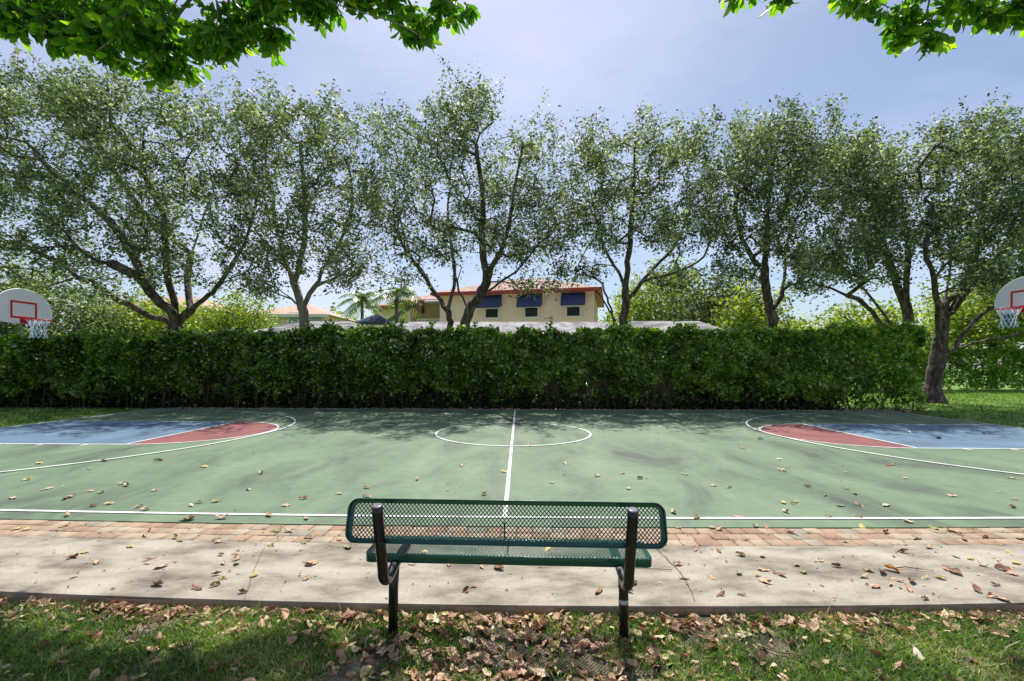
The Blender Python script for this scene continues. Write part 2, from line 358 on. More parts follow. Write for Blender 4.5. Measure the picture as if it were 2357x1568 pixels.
# ------------------------------------------------------------ basketball hoops
M['board'] = mat('white_backboard', (.72,.74,.73), .45); M['hoopred'] = mat('red_paint', (.55,.015,.02), .35)
M['net'] = mat('white_net', (.75,.78,.82), .8); M['pole'] = mat('red_orange_pole', (.50,.05,.02), .4)
M['netblue'] = mat('blue_net_cord', (.12,.28,.60), .8)
def hoop(s, rx, rim_z, label):
    bx = rx - s*(-.40) if s < 0 else rx + .40          # board plane
    bx = rx + s*.40
    t = empty('basketball_hoop', (s*12.95, KC, GZ), 0 if s < 0 else math.pi)
    tag(t, label, 'basketball hoop', 'hoops at the two ends of the court')
    # local: +x points to the court centre; distance from pole to board
    D = abs(s*12.95-bx); rz = rim_z-GZ; b0 = rz-.10; Hb = .86
    out = []
    for k in range(25):      # arched fan top
        a = math.pi*k/24; out.append((math.cos(a)*.69, b0+.26+math.sin(a)*(Hb-.26)))
    out += [(-.67, b0+.14), (-.60, b0+.06), (-.45, b0+.015), (-.2, b0), (.2, b0), (.45, b0+.015), (.60, b0+.06), (.67, b0+.14)]
    bo = MB().prism([(D, y, z) for y, z in out], (.035, 0, 0)).build('backboard', M['board'], t)
    bv = bo.modifiers.new('b', 'BEVEL'); bv.width = .012; bv.segments = 3; bv.limit_method = 'ANGLE'; bv.angle_limit = R(50)
    z0, z1, hw = rz+.03, rz+.45, .30; x0, x1 = D+.034, D+.039; q = .024
    MB().box(x0, x1, -hw, hw, z0, z0+2*q).box(x0, x1, -hw, hw, z1-2*q, z1).box(x0, x1+.001, -hw, -hw+2*q, z0+2*q, z1-2*q).box(x0, x1+.001, hw-2*q, hw, z0+2*q, z1-2*q).build('target_square', M['hoopred'], bo)
    rc = D+.40
    rim = MB().tube([(rc+.228*math.cos(a), .228*math.sin(a), rz) for a in np.linspace(0, 2*math.pi, 33)[:-1]], .011, 8, closed=True)
    rim.box(D+.036, D+.05, -.09, .09, rz-.09, rz+.03, .003)
    rim.box(D+.05, D+.19, -.07, .07, rz-.012, rz+.012, .003).prism([(D+.05,-.006,rz-.085),(D+.17,-.006,rz-.012),(D+.05,-.006,rz-.012)], (0,.012,0))
    rim.build('rim', M['hoopred'], t)
    nb = MB(); nb2 = MB(); nn = 12; lv = [(0,.222),(.09,.17),(.19,.135),(.29,.125),(.38,.15),(.44,.165)]
    for k in range(nn):
        for dr in (-1, 1):
            p = [(rc+r_*math.cos((k+dr*.5*i)*2*math.pi/nn), r_*math.sin((k+dr*.5*i)*2*math.pi/nn), rz-.005-h_) for i, (h_, r_) in enumerate(lv)]
            (nb2 if k in (2, 3, 8, 9) else nb).tube(p, .0052, 5)
    o = nb.build('net', M['net'], t); nb2.build('net_cord', M['netblue'], o)
    p = MB().tube([(0,0,0),(0,0,1.4),(0,0,2.25),(.04,0,2.5),(.16,0,2.72),(.35,0,2.86),(D-.02,0,rz+.22)], .057, 14).build('pole', M['pole'], t)
    MB().tube([(.20,0,rz+.02),(D-.02,0,rz+.02)], .03, 10).box(D-.03, D, -.25, .25, rz-.02, rz+.30, .004).build('bracket', M['pole'], t)
hoop(-1, -11.72, 2.70, 'white fan backboard hoop at the left edge above the clipped hedge')
hoop(1, 11.54, 2.98, 'white fan backboard hoop at the right edge before the big spreading oak')

# ------------------------------------------------------------ trees
def tubes_from_tree(P, par, rad, nside_fn=lambda r: 8 if r > .08 else (5 if r > .025 else 3)):
    """P nodes, par parent index (or -1); ring per node, one connected segment per edge"""
    P = np.asarray(P); V = []; F3 = []; 
    big = {}
    for i in range(len(P)):
        if par[i] >= 0 and (par[i] not in big or rad[i] > rad[big[par[i]]]): big[par[i]] = i
    for i in range(len(P)):
        p = par[i]
        if p < 0: continue
        a, b = P[p], P[i]; d = b-a; ln = np.linalg.norm(d)
        if ln < 1e-5: continue
        d = d/ln; 
        if par[p] >= 0:
            d0 = a-P[par[p]]; l0 = np.linalg.norm(d0); d0 = d0/l0 if l0 > 1e-5 else d
            if big[p] != i: d0 = d
        else: d0 = d
        da = d0+d; l_ = np.linalg.norm(da); da = da/l_ if l_ > .3 else d
        ra = rad[p] if big[p] == i else min(rad[p], rad[i]*1.3); rb = rad[i]; n = nside_fn(ra)
        c = len(V)
        for q, dd, rr in ((a, da, ra), (b+d*rb*.15, d, rb)):
            u = np.array((1., 0, 0)) if abs(dd[0]) < .8 else np.array((0, 1., 0))
            u = u-dd*u.dot(dd); u /= np.linalg.norm(u); v = np.cross(dd, u)
            for k in range(n):
                an = 2*math.pi*k/n; V.append(q+(u*math.cos(an)+v*math.sin(an))*rr)
        for k in range(n): F3.append((c+k, c+(k+1) % n, c+n+(k+1) % n, c+n+k))
    return V, F3
def leaf_quads(C, size, aspect=.55, droop=.3, rng=RNG):
    n = len(C); th = rng.uniform(0, 2*np.pi, n); ph = rng.normal(-droop, .55, n)
    d = np.stack([np.cos(th)*np.cos(ph), np.sin(th)*np.cos(ph), np.sin(ph)], 1)
    r = rng.normal(size=(n, 3)); s = np.cross(d, r); s /= np.linalg.norm(s, axis=1, keepdims=True)+1e-9
    L_ = (size*rng.uniform(.45, 1.0, n)*rng.choice([1, 1.2, 1.75], n))[:, None]; W_ = L_*aspect*.5
    V = np.stack([C, C+d*L_*.5+s*W_, C+d*L_, C+d*L_*.5-s*W_], 1).reshape(-1, 3)
    F = np.arange(n*4).reshape(n, 4); return V, F
def smooth(pl, rg):
    if len(pl) < 3: return pl
    out = []; n = len(pl); q = [np.array(p, float) for p in pl]
    for i in range(n-1):
        p0, p1, p2, p3 = q[max(i-1, 0)], q[i], q[i+1], q[min(i+2, n-1)]
        for k in range(3):
            t = k/3; v = .5*((2*p1)+(-p0+p2)*t+(2*p0-5*p1+4*p2-p3)*t*t+(-p0+3*p1-3*p2+p3)*t**3)
            if k: v = v+rg.normal(0, 2.2, 2)
            out.append(tuple(v))
    out.append(tuple(q[-1])); return out
def grow(limbs, blobs, Y0, tips, rbase, seed, depthk=.75, wig=.10, step=.55, depth=0, bx=1):
    """limbs: pixel polylines; blobs: crown lobes (px). Returns nodes, parents, radii, tips"""
    rg = np.random.default_rng(seed); P = []; par = []
    def near(q):
        A = np.asarray(P); d = np.linalg.norm(A-q, axis=1); return int(np.argmin(d))
    sc = Y0/F0
    for li, limb in enumerate(limbs):
        limb = smooth(limb, rg)
        slope = 0 if li == 0 else rg.uniform(-1, 1)*(.45 if not depth else .6)
        prev = None; tot = 0
        if li > 0:
            q0 = np.array(at(*limb[0], Y0)); A = np.asarray(P)
            dd = np.hypot(A[:, 0]-q0[0], A[:, 2]-q0[2]); k = int(np.argmin(dd))
            if dd[k] < .6: prev = k
        q_prev = None
        for j, (px, py) in enumerate(limb):
            base_off = 0 if prev is None or j > 0 and False else 0
            if j > 0: tot += math.hypot(px-limb[j-1][0], py-limb[j-1][1])*sc
            yy = Y0+slope*tot+(0 if prev is None else 0)
            if li > 0 and q_prev is None and prev is not None: off = P[prev][1]-Y0; q_prev = off; continue
            off = q_prev if (li > 0 and q_prev is not None) else 0
            Yq = Y0+off+slope*tot
            q = np.array(at(px, py, Yq))
            # subdivide with wiggle
            if prev is not None:
                a = P[prev]; ln = np.linalg.norm(q-a); m = max(1, int(ln/.5))
                for k in range(1, m+1):
                    z = a+(q-a)*k/m
                    if k < m: z = z+rg.normal(0, wig*.45, 3)
                    P.append(z); par.append(prev); prev = len(P)-1
            else:
                P.append(q); par.append(-1); prev = 0 if len(P) == 1 else len(P)-1
    nmain = len(P)
    # crown attraction points
    area = np.array([b[2]*b[3] for b in blobs], float); pr = area/area.sum(); T = []
    for _ in range(tips):
        b = blobs[rg.choice(len(blobs), p=pr)]
        while True:
            v = rg.uniform(-1, 1, 3)
            if .12 < v.dot(v) < 1: break
        dr = depth if depth else max(b[2], b[3])*sc*depthk*1.25
        Yt = Y0+v[1]*dr+rg.normal(0, .12*dr)-(.12*dr if depth else 0)
        c2 = np.array(at(b[0]+v[0]*b[2]*bx, b[1]+v[2]*b[3], Yt))
        T.append(c2)
    T = np.array(T); A = np.asarray(P[:])
    dmin = np.min(np.linalg.norm(T[:, None, :]-A[None, max(0, nmain//6):, :], axis=2), axis=1)
    order = np.argsort(dmin); tipidx = []
    elig0 = max(2, int(nmain*.08))
    for ti in order:
        q = T[ti]; A = np.asarray(P); d = np.linalg.norm(A-q, axis=1)
        # prefer nodes below/inward
        d = d+np.maximum(0, A[:, 2]-q[2])*.8; d[:elig0] += 2.5
        k = int(np.argmin(d)); a = P[k]; ln = np.linalg.norm(q-a); m = max(1, int(ln/step)); prev = k
        sag = rg.normal(0, .06, 3)*ln
        for j in range(1, m+1):
            f = j/m; z = a+(q-a)*f+sag*math.sin(f*math.pi)
            if j < m: z = z+rg.normal(0, wig*.6, 3)
            P.append(z); par.append(prev); prev = len(P)-1
        tipidx.append(prev)
    n = len(P); w_ = np.zeros(n)
    for t in tipidx: w_[t] += 1
    for i in range(n-1, 0, -1):
        if w_[i] == 0: w_[i] = .5
        if par[i] >= 0: w_[par[i]] += w_[i]
    ex = 1/1.85; rad = rbase*(w_/w_.max())**ex; rad = np.maximum(rad, .008)
    return P, par, rad, tipidx
def make_tree(name, limbs, blobs, Y0, tips, rbase, seed, label, cat='tree', group=None, lm='oak', bk='bark', leaves=80, lsize=.15, spread=.42, base=None, aspect=.55, droop=.2, flare=False, vlo=0, vhi=1, **kw):
    P, par, rad, tp = grow(limbs, blobs, Y0, tips, rbase, seed, **kw)
    P = np.array(P); root = Vector(P[0]); root.z = GZ
    if flare:
        for i in range(len(P)):
            if P[i][2] < .75: rad[i] *= 1+.75*(max(0, .75-P[i][2])/.75)**1.6
    e = empty(name, root); tag(e, label, cat, group); off = np.array(root)
    V, F = tubes_from_tree(P-off, par, rad); np_mesh('trunk', V, F, M[bk], e, smooth=True)
    rg = np.random.default_rng(seed+5); C = []; vv = []
    for t in tp:
        q = P[t]; a = P[par[t]]; d = q-a; d /= np.linalg.norm(d)+1e-6
        k = int(leaves*rg.uniform(.5, 1.5)); s = rg.uniform(.7, 1.3)*spread
        dz = d+np.array([0, 0, .45]); dz /= np.linalg.norm(dz); long_ = rg.random() < .22
        g = rg.normal(0, 1, (k, 3))*s*(.42 if long_ else .62); along = rg.uniform(-2.2, 3.6 if long_ else 1.5, (k, 1))*s
        C.append(q+g*(1-.12*np.clip(along/s, 0, 4))+dz*along); vv.append(np.clip(rg.normal(.46, .24, k)+rg.normal(0, .17), 0, 1))
    C = np.concatenate(C)-off; vv = vlo+(vhi-vlo)*np.concatenate(vv)
    V, F = leaf_quads(C, lsize, aspect, droop, rg); np_mesh('crown', V, F, M[lm], e, var=vv)
    return e
GO = 'oaks standing in a row behind the hedge'
T1l = [[(405,900),(405,800),(405,755)],[(405,755),(380,738),(340,728),(300,705),(265,690),(230,665),(190,645),(150,615),(100,590),(40,560)],[(405,755),(395,720),(360,690),(330,650),(280,620),(200,590),(130,520)],[(405,755),(402,700),(385,640),(380,560),(370,480),(330,400),(330,300)],[(405,755),(440,715),(480,680),(505,655),(540,600),(570,540),(590,460)],[(505,655),(560,640),(600,625)],[(440,715),(430,640),(450,560),(480,470),(500,380),(520,300)],[(380,560),(300,450),(230,340),(180,250)],[(330,650),(300,580),(220,480),(120,400),(60,330)]]
T1b = [(120,330,170,150),(320,290,180,140),(470,350,120,150),(50,470,130,110),(250,470,200,120),(430,520,150,120),(120,590,150,60),(330,600,110,50),(550,590,55,55),(200,660,150,30),(500,650,90,28),(520,270,55,60),(70,210,100,70),(230,215,120,50),(-60,330,80,200),(-70,560,90,100)]
make_tree('oak_tree', T1l, T1b, 20, 1150, .34, 1, 'widest oak, low limbs sprawling left beside the left hoop', group=GO, leaves=60, lsize=.13, spread=.27, bx=1.08, depth=3.4, vlo=.1)
T2l = [[(700,900),(700,800),(700,750),(695,710)],[(695,710),(675,650),(650,590),(635,520),(620,430),(605,320)],[(695,710),(725,660),(750,610),(790,540),(810,460),(800,370)],[(695,710),(672,690),(640,665),(610,640)],[(650,590),(600,550),(570,500)],[(725,660),(790,630),(830,600)],[(675,650),(700,560),(700,450),(690,330)]]
T2b = [(615,265,50,75),(680,320,100,95),(765,310,55,80),(640,450,105,95),(770,460,90,100),(700,570,110,55),(815,580,55,50),(600,590,45,50),(600,660,60,22),(810,640,60,30),(570,420,40,90)]
make_tree('oak_tree', T2l, T2b, 20.3, 560, .22, 2, 'oak with a pale forked trunk in front of the pink building', group=GO, bk='bark2', leaves=57, lsize=.125, spread=.26, bx=1.15, depth=3.2, vlo=.1)
T3l = [[(1038,900),(1040,800),(1038,740),(1030,715)],[(1030,715),(1045,660),(1040,580),(1030,500),(1035,400),(1050,280)],[(1030,715),(1005,680),(980,640),(950,600),(930,540),(910,440),(890,330)],[(1078,900),(1075,800),(1070,745),(1080,715),(1105,680),(1120,650),(1140,600),(1165,540),(1180,450),(1200,340)],[(1080,715),(1055,670),(1042,600)],[(1105,680),(1150,650),(1200,610),(1240,560)],[(1120,650),(1110,560),(1110,450),(1095,330)]]
T3b = [(1055,265,50,90),(1000,320,70,90),(885,300,45,75),(900,420,85,100),(1040,430,120,110),(1180,400,80,100),(1245,320,40,65),(1200,500,90,90),(950,550,100,60),(1100,560,110,60),(1220,590,55,45),(1110,250,32,55),(900,640,70,28),(1230,650,70,30),(845,500,45,60),(1285,500,40,70)]
make_tree('oak_tree', T3l, T3b, 20, 760, .21, 3, 'twin-trunked oak directly in front of the cream house', group=GO, leaves=67, lsize=.11, spread=.26, bx=1.15, depth=3.4)
T4l = [[(1435,900),(1435,800),(1435,745),(1440,700)],[(1440,700),(1445,620),(1450,560),(1455,450),(1460,340)],[(1440,700),(1430,640),(1400,590),(1370,500),(1350,400)],[(1440,700),(1475,650),(1520,600),(1560,550),(1600,450)],[(1412,900),(1412,800),(1410,730),(1398,685),(1370,640),(1330,610)],[(1475,650),(1560,625),(1620,590)]]
T4b = [(1370,330,50,55),(1345,420,70,85),(1450,380,95,95),(1560,330,60,60),(1600,390,60,80),(1470,490,120,80),(1350,530,75,65),(1570,520,65,65),(1625,300,24,30),(1330,620,60,25),(1560,640,70,25),(1630,500,45,70),(1480,290,25,35)]
make_tree('oak_tree', T4l, T4b, 20.5, 580, .19, 4, 'slim oak whose pale side stem stands at the right end of the cream house', group=GO, leaves=60, lsize=.12, spread=.26, bx=1.15, depth=3.4)
T5l = [[(1784,900),(1782,800),(1780,750),(1775,720)],[(1775,720),(1765,680),(1760,620),(1765,560),(1770,450),(1790,330)],[(1775,720),(1800,680),(1805,640),(1810,560),(1850,470),(1880,360)],[(1760,620),(1720,600),(1680,560)],[(1762,620),(1730,590),(1700,520),(1690,430)],[(1805,660),(1850,640),(1900,600),(1940,560)]]
T5b = [(1735,320,50,60),(1695,420,70,85),(1820,290,50,60),(1900,275,28,42),(1800,390,110,100),(1900,400,85,80),(1730,530,80,65),(1850,530,100,75),(1925,350,55,45),(1690,620,60,28),(1880,620,60,25)]
make_tree('oak_tree', T5l, T5b, 20, 620, .21, 5, 'oak with a V fork low on its trunk, right of the grey shingled roof', group=GO, leaves=60, lsize=.12, spread=.27, bx=1.15, depth=3.4)
T6l = [[(2102,900),(2100,800),(2095,760),(2085,700)],[(2085,700),(2060,640),(2030,560),(2000,460),(1990,380)],[(2062,900),(2060,800),(2040,760),(1990,700),(1930,670),(1870,650),(1820,635)],[(2082,900),(2080,790),(2050,750),(2010,690),(1960,640),(1900,620)],[(2085,700),(2090,600),(2080,480)]]
T6b = [(2000,345,65,50),(1980,430,80,85),(2060,410,55,85),(2050,540,80,75),(1960,560,80,55),(1880,605,60,38),(2020,620,70,30),(1850,660,50,18)]
make_tree('oak_tree', T6l, T6b, 20.8, 460, .21, 6, 'oak with several stems arching left over the right part of the hedge', group=GO, leaves=60, lsize=.13, spread=.27, bx=1.08, depth=3.4, vlo=.1)
T7l = [[(2145,926),(2146,905),(2150,870),(2158,825),(2165,780)],[(2165,780),(2160,700),(2150,640),(2130,570),(2110,490),(2100,420)],[(2165,780),(2170,740),(2200,700),(2240,650),(2290,600),(2340,530),(2370,440)],[(2158,825),(2200,800),(2260,785),(2310,775),(2370,760),(2450,740),(2520,700)],[(2165,740),(2180,660),(2190,560),(2200,450),(2220,350)],[(2190,806),(2240,740),(2300,700),(2360,680)],[(2200,700),(2240,600),(2260,480),(2290,360)],[(2158,825),(2140,790),(2138,720),(2125,650)]]
T7b = [(2190,330,75,55),(2300,310,95,60),(2170,440,85,95),(2330,420,110,100),(2430,380,110,110),(2190,550,90,80),(2340,560,110,80),(2460,560,110,120),(2280,645,90,35)]
make_tree('oak_tree', T7l, T7b, 21.1, 900, .31, 7, 'thick-trunked spreading oak on the lawn past the right end of the hedge', group='oaks on the lawn', leaves=60, lsize=.13, spread=.28, flare=True, depth=3.6)
# second growth beyond
def bush(px0, px1, ytop, ybot, Y, tips, seed, label, lm='yellow', name='background_tree', group='trees beyond the hedge', leaves=70, lsize=.24, n=6, spread=.7, **kw):
    rg = random.Random(seed); wpx = px1-px0; cx = (px0+px1)/2; g = Y/F0
    gy = 840+1.71*F0/Y
    l = [[(cx, gy), (cx, (ybot+gy)/2), (cx+rg.uniform(-5,5), ybot)]]
    for k in range(4): l.append([(cx, ybot), (cx+wpx*rg.uniform(-.2,.2), (ytop+ybot)/2), (cx+wpx*(-.35+.23*k), ytop+(ybot-ytop)*.3)])
    bl = []
    for k in range(n):
        f = (k+.5)/n; hh = (ybot-ytop)*(.55+.45*math.sin(math.pi*f))*rg.uniform(.8, 1)
        bl.append((px0+wpx*f, ybot-hh*.52, wpx/n*.95, hh*.48))
    return make_tree(name, l, bl, Y, tips, min(.28, wpx*g*.03), seed, label, group=group, lm=lm, leaves=leaves, lsize=lsize, spread=spread, **kw)
bush(1440,1640,570,800,38,190,21,'bright yellow-green tree right of the cream house', aspect=.6)
bush(1560,1790,610,800,33,170,22,'dark leafy tree behind the grey shingled roof', lm='oak', aspect=.6, vhi=.6, lsize=.2)
bush(1655,1760,660,800,30,60,30,'small yellow-green tree against the dark leafy tree', aspect=.6)
bush(1790,1870,722,800,60,50,23,'round pale green tree far behind the hedge gap', lsize=.35)
bush(1860,2130,690,820,32,150,24,'yellow-green shrubby tree behind the arching oak stems')
bush(2150,2420,600,800,34,260,25,'sunlit yellow-green tree behind the big oak on the right', aspect=.6)
bush(210,450,672,810,30,200,26,'yellow-green tree under the long low limb of the widest oak', lsize=.2)
bush(430,625,682,800,32,150,27,'yellow-green tree just right of the widest oak trunk', lsize=.2)
bush(-90,130,570,800,29,200,28,'green tree behind the left hoop', lm='oak', lsize=.2)
bush(120,260,640,800,28,90,31,'olive green tree just right of the left hoop', lm='oak', lsize=.18)
bush(735,860,732,790,75,50,29,'far low trees right of the pink building', lsize=.5, spread=1.2)
bush(1368,1440,718,790,75,40,32,'far low tree between the cream house and the yellow-green tree', lsize=.5, spread=1.2)

# ------------------------------------------------------------ hedges
def hedge(name, x0, x1, y0, y1, top_fn, bot, n, seed, label, lsize=.115, stems=True, endround=1.0, face=.75, group=None, lm='hedge'):
    rg = np.random.default_rng(seed); e = empty(name, ((x0+x1)/2, (y0+y1)/2, GZ)); tag(e, label, 'hedge', group); off = np.array(e.location)
    def bumpf(x, z): return .24*np.sin(x*1.9+np.sin(z*2.1+x*.7)*1.3)+.24*np.sin(x*4.7+z*3.3+np.sin(x*2))*np.sin(z*4.1-x*1.7)+.10*np.sin(x*9.1-z*6.7)*np.sin(z*8+x*3)
    nf = int(n*face); x = rg.uniform(x0, x1, nf); top = top_fn(x)
    u = rg.uniform(0, 1, nf)**.85; botx = bot-.42*np.clip((x-9.5)/3, 0, 1)*(bot > .3)+.10*np.sin(x*1.3)+.13*np.sin(x*3.7+1)+.08*np.sin(x*8.3)+rg.normal(0, .13, nf)
    z = botx+(top-botx)*u; dep = rg.exponential(.16, nf); y = y0+.18-bumpf(x, z)+dep-.12*np.sin(u*np.pi)
    edge = np.minimum(x-x0, x1-x); rnd = np.clip(1-edge/endround, 0, 1)**2; y = y+rnd*(y1-y0)*.45
    z = z-rnd*.35*u
    def thin(x, z):
        if x0 > 0: return np.zeros_like(x)
        v = np.zeros_like(x)
        for c_, w_, a_ in ((1.3,.35,.9),(2.9,1.1,.8),(5.6,.9,.85),(-1.0,.5,.6),(-5.2,.5,.6),(-7.8,.9,.5),(-12,1.2,.5)): v += a_*np.exp(-((x-c_)/w_)**2)
        return np.clip(v, 0, .95)*np.exp(-((z-.85)/.5)**2)
    # thin spots
    keep = rg.uniform(0, 1, nf)+thin(x, z)*1.15 < np.clip(.78+.45*np.sin(x*2.7+z*1.9)*np.sin(x*1.1-z*3.1+2)+.25*np.sin(x*7.3+z*5.1)*np.sin(z*6.3-x*4.1)+.15, .22, 1)
    x, y, z, u = x[keep], y[keep], z[keep], u[keep]
    nt_ = n-nf; xt = rg.uniform(x0, x1, nt_); yt = rg.uniform(y0+.1, y1, nt_); zt = top_fn(xt)-rg.exponential(.09, nt_)+rg.normal(0, .05, nt_)
    rt = np.clip(1-np.minimum(xt-x0, x1-xt)/endround, 0, 1)**2; zt -= rt*.35
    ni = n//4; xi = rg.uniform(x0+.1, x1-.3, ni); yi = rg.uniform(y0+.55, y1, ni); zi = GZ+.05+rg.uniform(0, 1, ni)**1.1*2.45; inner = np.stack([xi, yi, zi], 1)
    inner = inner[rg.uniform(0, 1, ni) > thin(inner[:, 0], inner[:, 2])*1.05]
    if not stems: inner = inner[:0]
    if x0 < 0: inner = inner[inner[:, 0] < 12.6]
    # sprigs poking up
    sx = []; 
    for _ in range(int((x1-x0)*3.2)):
        X0 = rg.uniform(x0+.3, x1-.3); Y0_ = rg.uniform(y0+.15, y1-.2); hgt = rg.exponential(.11)+.05; k = int(10+hgt*90)
        f = rg.uniform(0, 1, k); sx.append(np.stack([X0+rg.normal(0, .05, k), Y0_+rg.normal(0, .05, k), top_fn(np.full(k, X0))+f*hgt], 1))
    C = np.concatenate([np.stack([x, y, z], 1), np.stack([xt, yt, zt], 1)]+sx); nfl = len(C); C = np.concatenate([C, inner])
    var = np.clip(rg.normal(.45, .22, len(C))+.12*np.sin(C[:, 0]*1.3)*np.sin(C[:, 2]*2)+.10*np.clip(C[:, 0]/8, -1, 1), 0, .97); q = rg.uniform(0, 1, len(C)); var[:nfl][(q[:nfl] < .012) | ((C[:nfl, 2] > 1.9) & (q[:nfl] > 1-.07*np.exp(-((C[:nfl, 0]+5)/5)**2)-.02))] = 1; var[nfl:] *= .2; var[(q > .012) & (q < .03)] = .985  # inner leaves coloured darker to paint the shade inside the hedge
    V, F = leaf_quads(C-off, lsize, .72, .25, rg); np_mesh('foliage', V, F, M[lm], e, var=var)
    if stems:
        b = MB(); X = x0+.2
        while X < x1:
            yb = rg.uniform(y0+.35, y0+.7); h = bot+rg.uniform(.9, 1.6)
            b.tube([(X-off[0]+rg.uniform(-.15,.15), yb-off[1], 0), (X-off[0]+rg.uniform(-.1,.1), yb-off[1]+rg.uniform(-.05,.05), h*.5), (X-off[0]+rg.uniform(-.2,.2), yb-off[1]+rg.uniform(-.2,.1), h)], [.022, .017, .01], 5)
            for _ in range(2): b.tube([(X-off[0], yb-off[1], h*rg.uniform(.15,.5)), (X-off[0]+rg.uniform(-.3,.3), yb-off[1]+rg.uniform(-.25,.1), h*rg.uniform(.6,1))], [.011, .007], 4)
            X += rg.exponential(.28)+.08
        tag(b.build('stems', M['bark'], e), kind='stuff')
    return e
def top_main(x): return np.interp(x, [-22,-14,-10,-7,-3,0,2,5,8,10,12,14,15.6], [2.62,2.72,2.85,3.0,3.0,2.9,2.92,3.0,2.98,2.88,3.0,3.12,3.0])+.09*np.sin(x*2.2+np.sin(x))+.07*np.sin(x*5.1+1)+.04*np.sin(x*11)-.03
hedge('hedge', -23, 15.3, 17.0, 18.35, top_main, .60, 215000, 31, 'long clipped green hedge along the far side of the court')
hedge('hedge', 15.5, 40, 32.3, 33.8, lambda x: 2.75+.1*np.sin(x*1.7), .1, 60000, 33, 'farther hedge across the lawn, behind the big right oak', lsize=.15, stems=False)
# one tall shoot on the hedge
# garden wall seen through the hedge
M['wall'] = noisy('beige_stucco', [(.3,(.33,.24,.15)),(.6,(.48,.36,.24)),(.8,(.54,.42,.30))], scale=1.5, rough=.9, bump=.2, bscale=60)
w1 = MB().box(-24, 12.7, 18.5, 18.68, GZ-.02, 1.62).build('garden_wall', M['wall'], None); tag(w1, 'low beige stucco wall glimpsed through the lower part of the hedge', 'wall')
MB().box(-24.03, 12.73, 18.46, 18.72, 1.62, 1.70, .01).build('cap', M['wall'], w1)

# ------------------------------------------------------------ houses
M['cream'] = noisy('cream_stucco', [(.3,(.80,.65,.49)),(.6,(.87,.73,.57)),(.8,(.90,.78,.63))], scale=.8, rough=.9, bump=.1, bscale=80)
M['tan'] = noisy('tan_stucco', [(.3,(.42,.30,.17)),(.7,(.50,.37,.22))], scale=.8, rough=.9)
M['redf'] = mat('red_fascia', (.42,.05,.04), .5); M['awning'] = noisy('blue_canvas', [(.3,(.03,.05,.12)),(.7,(.055,.085,.19))], scale=3, rough=.8)
M['glass'] = mat('dark_glass', (.02,.03,.03), .08); M['white'] = mat('white_trim', (.72,.71,.68), .5)
M['dark'] = mat('dark_rail', (.02,.025,.04), .5)
def tiles(name, c1, c2, c3, sc, direc='X'):
    m = noisy(name, [(.3,c1),(.55,c2),(.75,c3)], scale=2.5, detail=8, rough=.8, fine=(14,.15)); t = m.node_tree; n = t.nodes; l = t.links
    tc = n.new('ShaderNodeTexCoord'); wv = n.new('ShaderNodeTexWave'); wv.bands_direction = direc; wv.inputs['Scale'].default_value = sc
    bp = n.new('ShaderNodeBump'); bp.inputs['Strength'].default_value = .8; bp.inputs['Distance'].default_value = .06
    l.new(tc.outputs['Object'], wv.inputs['Vector']); l.new(wv.outputs['Fac'], bp.inputs['Height']); l.new(bp.outputs[0], n['Principled BSDF'].inputs['Normal'])
    return m
M['rooft'] = tiles('terracotta_tiles', (.26,.14,.11), (.40,.25,.20), (.50,.37,.31), 1.3)
M['shingle'] = noisy('grey_shingles', [(.40,(.07,.07,.075)),(.48,(.17,.17,.175)),(.58,(.30,.295,.30))], scale=1.2, detail=9, rough=.85, bump=.5, bscale=20, stretch=(.6,1.4,1), fine=(9,.25))
def hip(b, x0, x1, y0, y1, ze, zr, inset):
    ym = (y0+y1)/2; p = [(x0,y0,ze),(x1,y0,ze),(x1,y1,ze),(x0,y1,ze)]; r0 = (x0+inset, ym, zr); r1 = (x1-inset, ym, zr)
    b.face([p[0],p[1],r1,r0]); b.face([p[1],p[2],r1]); b.face([p[2],p[3],r0,r1]); b.face([p[3],p[0],r0]); b.face([p[3],p[2],p[1],p[0]])
# cream house: local x along the facade, y going away
A_ = at(1367, 700, 34.0); B_ = at(1012, 700, 36.4); ang = math.atan2(A_.y-B_.y, A_.x-B_.x); LH = math.hypot(A_.x-B_.x, A_.y-B_.y)
house = empty('cream_house', (B_.x, B_.y, GZ), ang); tag(house, 'cream two-storey house with red-edged tile roof and blue awnings beyond the hedge', 'house')
def hl(px, py, yl=0.0):
    """photo point -> local house coords on the facade plane moved back by yl"""
    d = ray(px, py); n = Vector((-math.sin(ang), math.cos(ang))); o = Vector((B_.x, B_.y))+n*yl
    t = o.dot(n)/Vector((d.x, d.y)).dot(n); q = Vector((d.x*t, t))-Vector((B_.x, B_.y))
    return q.x*math.cos(ang)+q.y*math.sin(ang), CAM_H+d.z*t-GZ
ze = hl(1190, 676)[1]
MB().box(0, LH, 0, 10, 0, ze).build('wall', M['cream'], house)
MB().box(-6.2, -.02, 2.6, 9.9, 0, ze-.15).build('recessed_wall', M['tan'], house)
xl0, _ = hl(860, 700, 1.5)
MB().box(xl0, hl(944, 700, 1.5)[0], 1.5, 2.58, 0, ze-.75).build('side_wall', M['cream'], house)
b = MB(); hip(b, -.55, LH+.55, -.55, 10.5, ze+.20, ze+2.05, 5.2); b.build('roof', M['rooft'], house)
b = MB(); hip(b, -4.8, -.56, 1.6, 10.4, ze-.02, ze+1.2, 2); b.build('roof', M['rooft'], house)
b = MB(); hip(b, xl0-.4, -4.82, .9, 8, ze-.52, ze+.35, 1.4); b.build('roof', M['rooft'], house)
MB().box(-.58, LH+.58, -.60, -.56, ze-.02, ze+.21).box(LH+.56, LH+.60, -.55, 10.5, ze-.02, ze+.21).box(-.55, LH+.55, -.55, 10, ze+.0, ze+.04).build('fascia', M['redf'], house)
